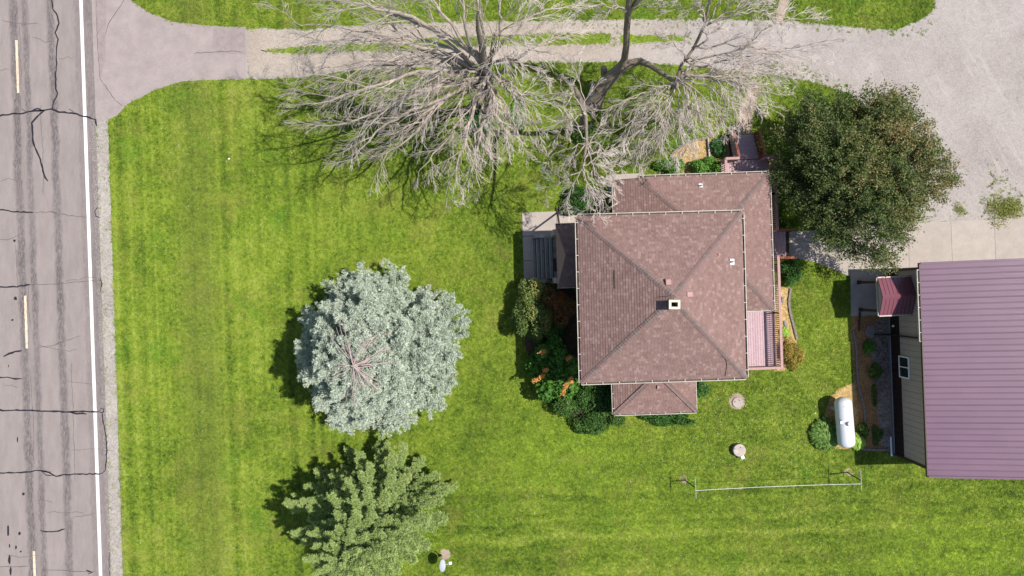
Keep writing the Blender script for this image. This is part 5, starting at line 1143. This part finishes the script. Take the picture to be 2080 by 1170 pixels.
# ------------------------------------------------------------------ grass blades, pebbles and mulch chips as instances
def poly_mask(XX, YY, pts):
    ins = np.zeros(XX.shape, bool); n = len(pts); xs = [p[0] for p in pts]; ys = [p[1] for p in pts]
    sel = (XX > min(xs)) & (XX < max(xs)) & (YY > min(ys)) & (YY < max(ys)); X_, Y_ = XX[sel], YY[sel]; r_ = np.zeros(X_.shape, bool)
    for i in range(n):
        x0, y0 = pts[i]; x1, y1 = pts[(i + 1) % n]
        if y0 == y1: continue
        c = ((y0 > Y_) != (y1 > Y_)) & (X_ < (x1 - x0) * (Y_ - y0) / (y1 - y0) + x0); r_ ^= c
    ins[sel] = r_; return ins
rng = np.random.default_rng(99)
gx0, gx1, gy0, gy1 = -160, 2240, -110, 1280
XX, YY = np.meshgrid(np.arange(gx0, gx1), np.arange(gy0, gy1))
def noisef(n, lo, hi, seed):
    r = np.random.default_rng(seed); out = np.zeros(XX.shape)
    for k in range(n):
        a = r.uniform(0, 6.28); f = r.uniform(1 / hi, 1 / lo) * 6.28; out += np.sin((XX * math.cos(a) + YY * math.sin(a)) * f + r.uniform(0, 6.28))
    return out / math.sqrt(n)
jx = (noisef(9, 18, 60, 1) * 2.0); jy = (noisef(9, 18, 60, 2) * 2.0); XJ, YJ = XX + jx, YY + jy
hard = np.zeros(XX.shape, bool); soft = np.zeros(XX.shape, bool)
def ground(v): k = CAMH / 1400; return (v.x / k + 1040, 585 - v.y / k)
hw = [ground(HF(p, q)) for p, q in ((tl[0] + ov, br[1] + ov), (br[0] - ov, br[1] + ov), (br[0] - ov, tl[1] - ov), (tl[0] + ov, tl[1] - ov))]
for pl in (hw, [ground(HF(p, q)) for p, q in ((pL + .3, qw), (14.9, qw), (14.9, 6.9), (12, 6.9), (12, qN - .3), (pL + .3, qN - .3))], [ground(HF(p, q)) for p, q in ((11, -5), (14.9, -5), (14.9, qw), (11, qw))],
           [ground(HF(p, q)) for p, q in ((a0[0] + .3, qs + .35), (a1[0] - .3, qs + .35), (a1[0] - .3, br[1] + .5), (a0[0] + .3, br[1] + .5))],
           [ground(SF(p, q)) for p, q in ((w0 - .1, wN), (14, wN), (14, wS), (w0 - .1, wS))], [ground(HF(p, q)) for p, q in ((12.85, 6.8), (14.4, 6.8), (14.4, 8.5), (12.85, 8.5))],
           [(L(-110, -400), -110), (L(-110, 207), -110), (L(1280, 207), 1280), (L(1280, -400), 1280)],
           [(1600, 468), (1850, 452), (2300, 432), (2300, 549), (1803, 548), (1806, 643), (1726, 645), (1725, 563), (1612, 528), (1600, 524)],
           [(1058, 430), (1178, 426), (1178, 480), (1090, 480), (1090, 576), (1062, 576)], [(1227, 353), (1300, 351), (1300, 400), (1227, 400)]):
    hard |= poly_mask(XX, YY, pl)
for k in ('shoulder', 'apron', 'gravel', 'path_a', 'path_b', 'bed_n', 'bed_e', 'bed_tank', 'bed_w', 'bed_wh', 'ring1', 'ring2'): soft |= poly_mask(XJ, YJ, PX[k])
strip = np.zeros(XX.shape, bool)
for pl in ([(530, 103), (600, 96), (700, 92), (800, 86), (900, 76), (1000, 74), (1000, 92), (900, 98), (800, 104), (700, 104), (600, 110)], [(1000, 74), (1110, 68), (1240, 68), (1240, 88), (1110, 92), (1000, 92)], [(1240, 70), (1400, 72), (1400, 86), (1240, 88)]): strip |= poly_mask(XX + jx * 1.3, YY + jy * 1.3, pl)
soft &= ~strip
# distance-ish falloff from grass into soft ground
grass = (~soft & ~hard).astype(np.float32)
def blur(a, n):
    for _ in range(3):
        c = np.cumsum(np.pad(a, ((n + 1, n), (0, 0)), mode='edge'), 0); a = (c[2 * n + 1:] - c[:-2 * n - 1]) / (2 * n + 1)
        c = np.cumsum(np.pad(a, ((0, 0), (n + 1, n)), mode='edge'), 1); a = (c[:, 2 * n + 1:] - c[:, :-2 * n - 1]) / (2 * n + 1)
    return a
spill = blur(grass, 3); clump = noisef(24, 4, 14, 5)
prob = np.where(grass > .5, 1.0, np.clip(spill * 1.2, 0, 1) * (clump > .35) * .8); prob[strip] = np.clip(.7 + .5 * clump[strip], .2, 1)
def weeds(pl, d):
    m = poly_mask(XJ, YJ, pl) & (clump + noisef(12, 10, 50, 6) * .8 > .4) & ~hard; prob[m] = np.maximum(prob[m], d)
weeds([(1985, 445), (1990, 400), (2010, 345), (2045, 340), (2080, 390), (2130, 400), (2130, 445)], .45); weeds([(1990, 330), (2010, 295), (2030, 310), (2025, 345)], .12); weeds([(1845, 452), (1852, 400), (1870, 405), (1905, 430), (1900, 452)], .5); weeds([(1930, 442), (1938, 408), (1962, 410), (1965, 440)], .35)
weeds([(1540, 120), (1660, 140), (1730, 175), (1700, 185), (1560, 155)], .6); weeds([(760, 20), (1880, 20), (1900, 70), (1780, 75), (1600, 55), (900, 60)], .35); weeds([(290, 0), (360, 50), (500, 62), (500, 50), (420, 40)], .3)
weeds([(200, 260), (212, 260), (232, 1170), (218, 1170)], .16); weeds([(1500, 180), (1545, 175), (1530, 270), (1495, 270)], .10); weeds([(1060, 590), (1180, 590), (1180, 800), (1080, 800)], .05)
prob[hard] = 0; m = poly_mask(XX, YY, [(L(250, 205), 250), (L(250, 209), 250), (L(1280, 209), 1280), (L(1280, 205), 1280)]) & (clump > -.2); prob[m] = .35
N = 560000
gx = rng.uniform(gx0 + 1, gx1 - 2, N); gy = rng.uniform(gy0 + 1, gy1 - 2, N); ix = (gx - gx0).astype(int); iy = (gy - gy0).astype(int)
keep = rng.random(N) < prob[iy, ix]; gx, gy = gx[keep], gy[keep]
k = CAMH / 1400
def points_obj(name, x, y, z, proto_me, mat, smin, smax, tilt, kind='stuff'):
    n = len(x); co = np.column_stack([(x - 1040) * k, (585 - y) * k, np.full(n, z)]).astype(np.float32); me = proto_me.copy(); me.name = name; n0 = len(me.vertices); me.vertices.add(n)
    allc = np.empty((n0 + n) * 3, np.float32); me.vertices.foreach_get('co', allc); allc[n0 * 3:] = co.ravel(); me.vertices.foreach_set('co', allc)
    at = me.attributes.new('spot', 'BOOLEAN', 'POINT'); at.data.foreach_set('value', [False] * n0 + [True] * n); me.update()
    o = bpy.data.objects.new(name, me); C.objects.link(o); o['kind'] = kind
    ng = bpy.data.node_groups.new(name, 'GeometryNodeTree')
    ng.interface.new_socket('Geometry', in_out='INPUT', socket_type='NodeSocketGeometry'); ng.interface.new_socket('Geometry', in_out='OUTPUT', socket_type='NodeSocketGeometry')
    nn = ng.nodes; gi = nn.new('NodeGroupInput'); go = nn.new('NodeGroupOutput'); ip = nn.new('GeometryNodeInstanceOnPoints'); mp = nn.new('GeometryNodeMeshToPoints'); sp = nn.new('GeometryNodeSeparateGeometry'); na = nn.new('GeometryNodeInputNamedAttribute'); na.data_type = 'BOOLEAN'; na.inputs[0].default_value = 'spot'
    rv = nn.new('FunctionNodeRandomValue'); rv.data_type = 'FLOAT_VECTOR'; rv.inputs[0].default_value = (-tilt, -tilt, 0); rv.inputs[1].default_value = (tilt, tilt, 6.283)
    sv = nn.new('FunctionNodeRandomValue'); sv.data_type = 'FLOAT'; sv.inputs[2].default_value = smin; sv.inputs[3].default_value = smax
    lk = ng.links.new; lk(gi.outputs[0], sp.inputs[0]); lk(na.outputs[0], sp.inputs[1]); lk(sp.outputs[0], mp.inputs[0]); lk(mp.outputs[0], ip.inputs['Points']); lk(sp.outputs[1], ip.inputs['Instance']); lk(rv.outputs[0], ip.inputs['Rotation']); lk(sv.outputs[1], ip.inputs['Scale']); lk(ip.outputs[0], go.inputs[0])
    md = o.modifiers.new('scatter', 'NODES'); md.node_group = ng; return o
def tuft(seed, nb=11, h=.06, rad=.055):
    r = random.Random(seed); q = MB()
    for i in range(nb):
        a = r.uniform(0, 6.28); rr = rad * math.sqrt(r.random()); b0 = Vector((rr * math.cos(a), rr * math.sin(a), -.005)); d_ = Vector((r.gauss(0, 1.1), r.gauss(0, 1.1), 1)).normalized(); hh = h * r.uniform(.6, 1.2); w_ = Vector((math.cos(a + 1), math.sin(a + 1), 0)) * .011
        mid = b0 + d_ * hh * .6; tip = mid + (d_ + Vector((r.gauss(0, .5), r.gauss(0, .5), -.35))) * hh * .5
        q.add([b0 - w_, b0 + w_, mid + w_ * .9, mid - w_ * .9, tip], [(0, 1, 2, 3), (3, 2, 4)])
    return mesh('tuft', q, M['grass'])
third = len(gx) // 3
for i in range(3):
    s = slice(i * third, (i + 1) * third); points_obj('grass', gx[s], gy[s], 0.0, tuft(i + 1), M['grass'], .7, 1.5, .25)
print('tufts', len(gx))
def pebble(mat, s=.02, flat=.6, seed=1):
    r = random.Random(seed); q = MB(); vs = []
    for z_, kk in ((-.3, .7), (.25, 1), (.7, .5)):
        for i in range(6): t = i * math.pi / 3; kq = kk * r.uniform(.8, 1.15); vs.append((s * kq * math.cos(t), s * kq * math.sin(t) * .8, s * z_ * flat))
    q.add(vs, [(j * 6 + i, j * 6 + (i + 1) % 6, (j + 1) * 6 + (i + 1) % 6, (j + 1) * 6 + i) for j in range(2) for i in range(6)] + [tuple(range(12, 18))]); return mesh('pebble', q, mat)
def scatter_in(name, polys, n, z, me, smin, smax, tilt=.5, avoid=None):
    xs = []; ys = []
    for pl, w_ in polys:
        x0, x1 = min(p[0] for p in pl), max(p[0] for p in pl); y0, y1 = min(p[1] for p in pl), max(p[1] for p in pl); a = rng.uniform(x0, x1, int(n * w_)); b_ = rng.uniform(y0, y1, int(n * w_)); mk = poly_mask(a, b_, pl)
        xs.append(a[mk]); ys.append(b_[mk])
    return points_obj(name, np.concatenate(xs), np.concatenate(ys), z, me, None, smin, smax, tilt)
vis = lambda pl: [(min(max(x, -60), 2140), min(max(y, -60), 1230)) for x, y in pl]
scatter_in('loose_gravel', [(vis(PX['gravel']), .8), (vis(PX['shoulder']), .9)], 26000, .014, pebble(M['shoulder'], .017), .5, 1.6)
scatter_in('river_rock', [([(1780, 643), (1810, 642), (1820, 912), (1790, 913), (1780, 820), (1774, 760), (1768, 700)], 1)], 5200, .03, pebble(M['rock'], .035, .7, 4), .6, 1.5)
chip = MB(); chip.bar((-.03, 0, 0), (.03, 0, .004), .018, .006)
scatter_in('gold_mulch_chips', [(PX['bed_n'], .5), (PX['bed_e'], .3), (PX['bed_tank'], .35)], 9000, .02, mesh('chip', chip, M['mulchgold']), .6, 1.6)
scatter_in('brown_mulch_chips', [([(1730, 643), (1785, 643), (1775, 700), (1785, 800), (1790, 914), (1750, 908), (1738, 820)], 1)], 7000, .022, mesh('chip', chip, M['mulch']), .6, 1.6)

def twig_mesh():
    q = MB(); q.tube([(-.10, 0, .01), (0, .015, .015), (.11, -.01, .01)], [.006, .005, .003], 4, cap=False); q.tube([(0, .015, .015), (.06, .05, .012)], [.004, .002], 3, cap=False); return mesh('twig', q, M['twig'])
scatter_in('fallen_twigs', [([(600, 130), (1500, 120), (1500, 330), (1250, 420), (900, 430), (650, 330)], 1)], 420, .03, twig_mesh(), .6, 1.8, .2)
q = MB(); q.lathe((0, 0, .05), [(.012, 0), (.018, .008), (.008, .018)], 6); fl = mesh('floret', q, M['whitepaint'])
scatter_in('clover_flowers', [([(240, 170), (600, 170), (560, 1170), (250, 1170)], .5), ([(950, 880), (2080, 980), (2080, 1170), (950, 1170)], .5), ([(1400, 780), (1700, 780), (1700, 960), (1400, 960)], .25)], 900, .0, fl, .5, 1.1, .2)
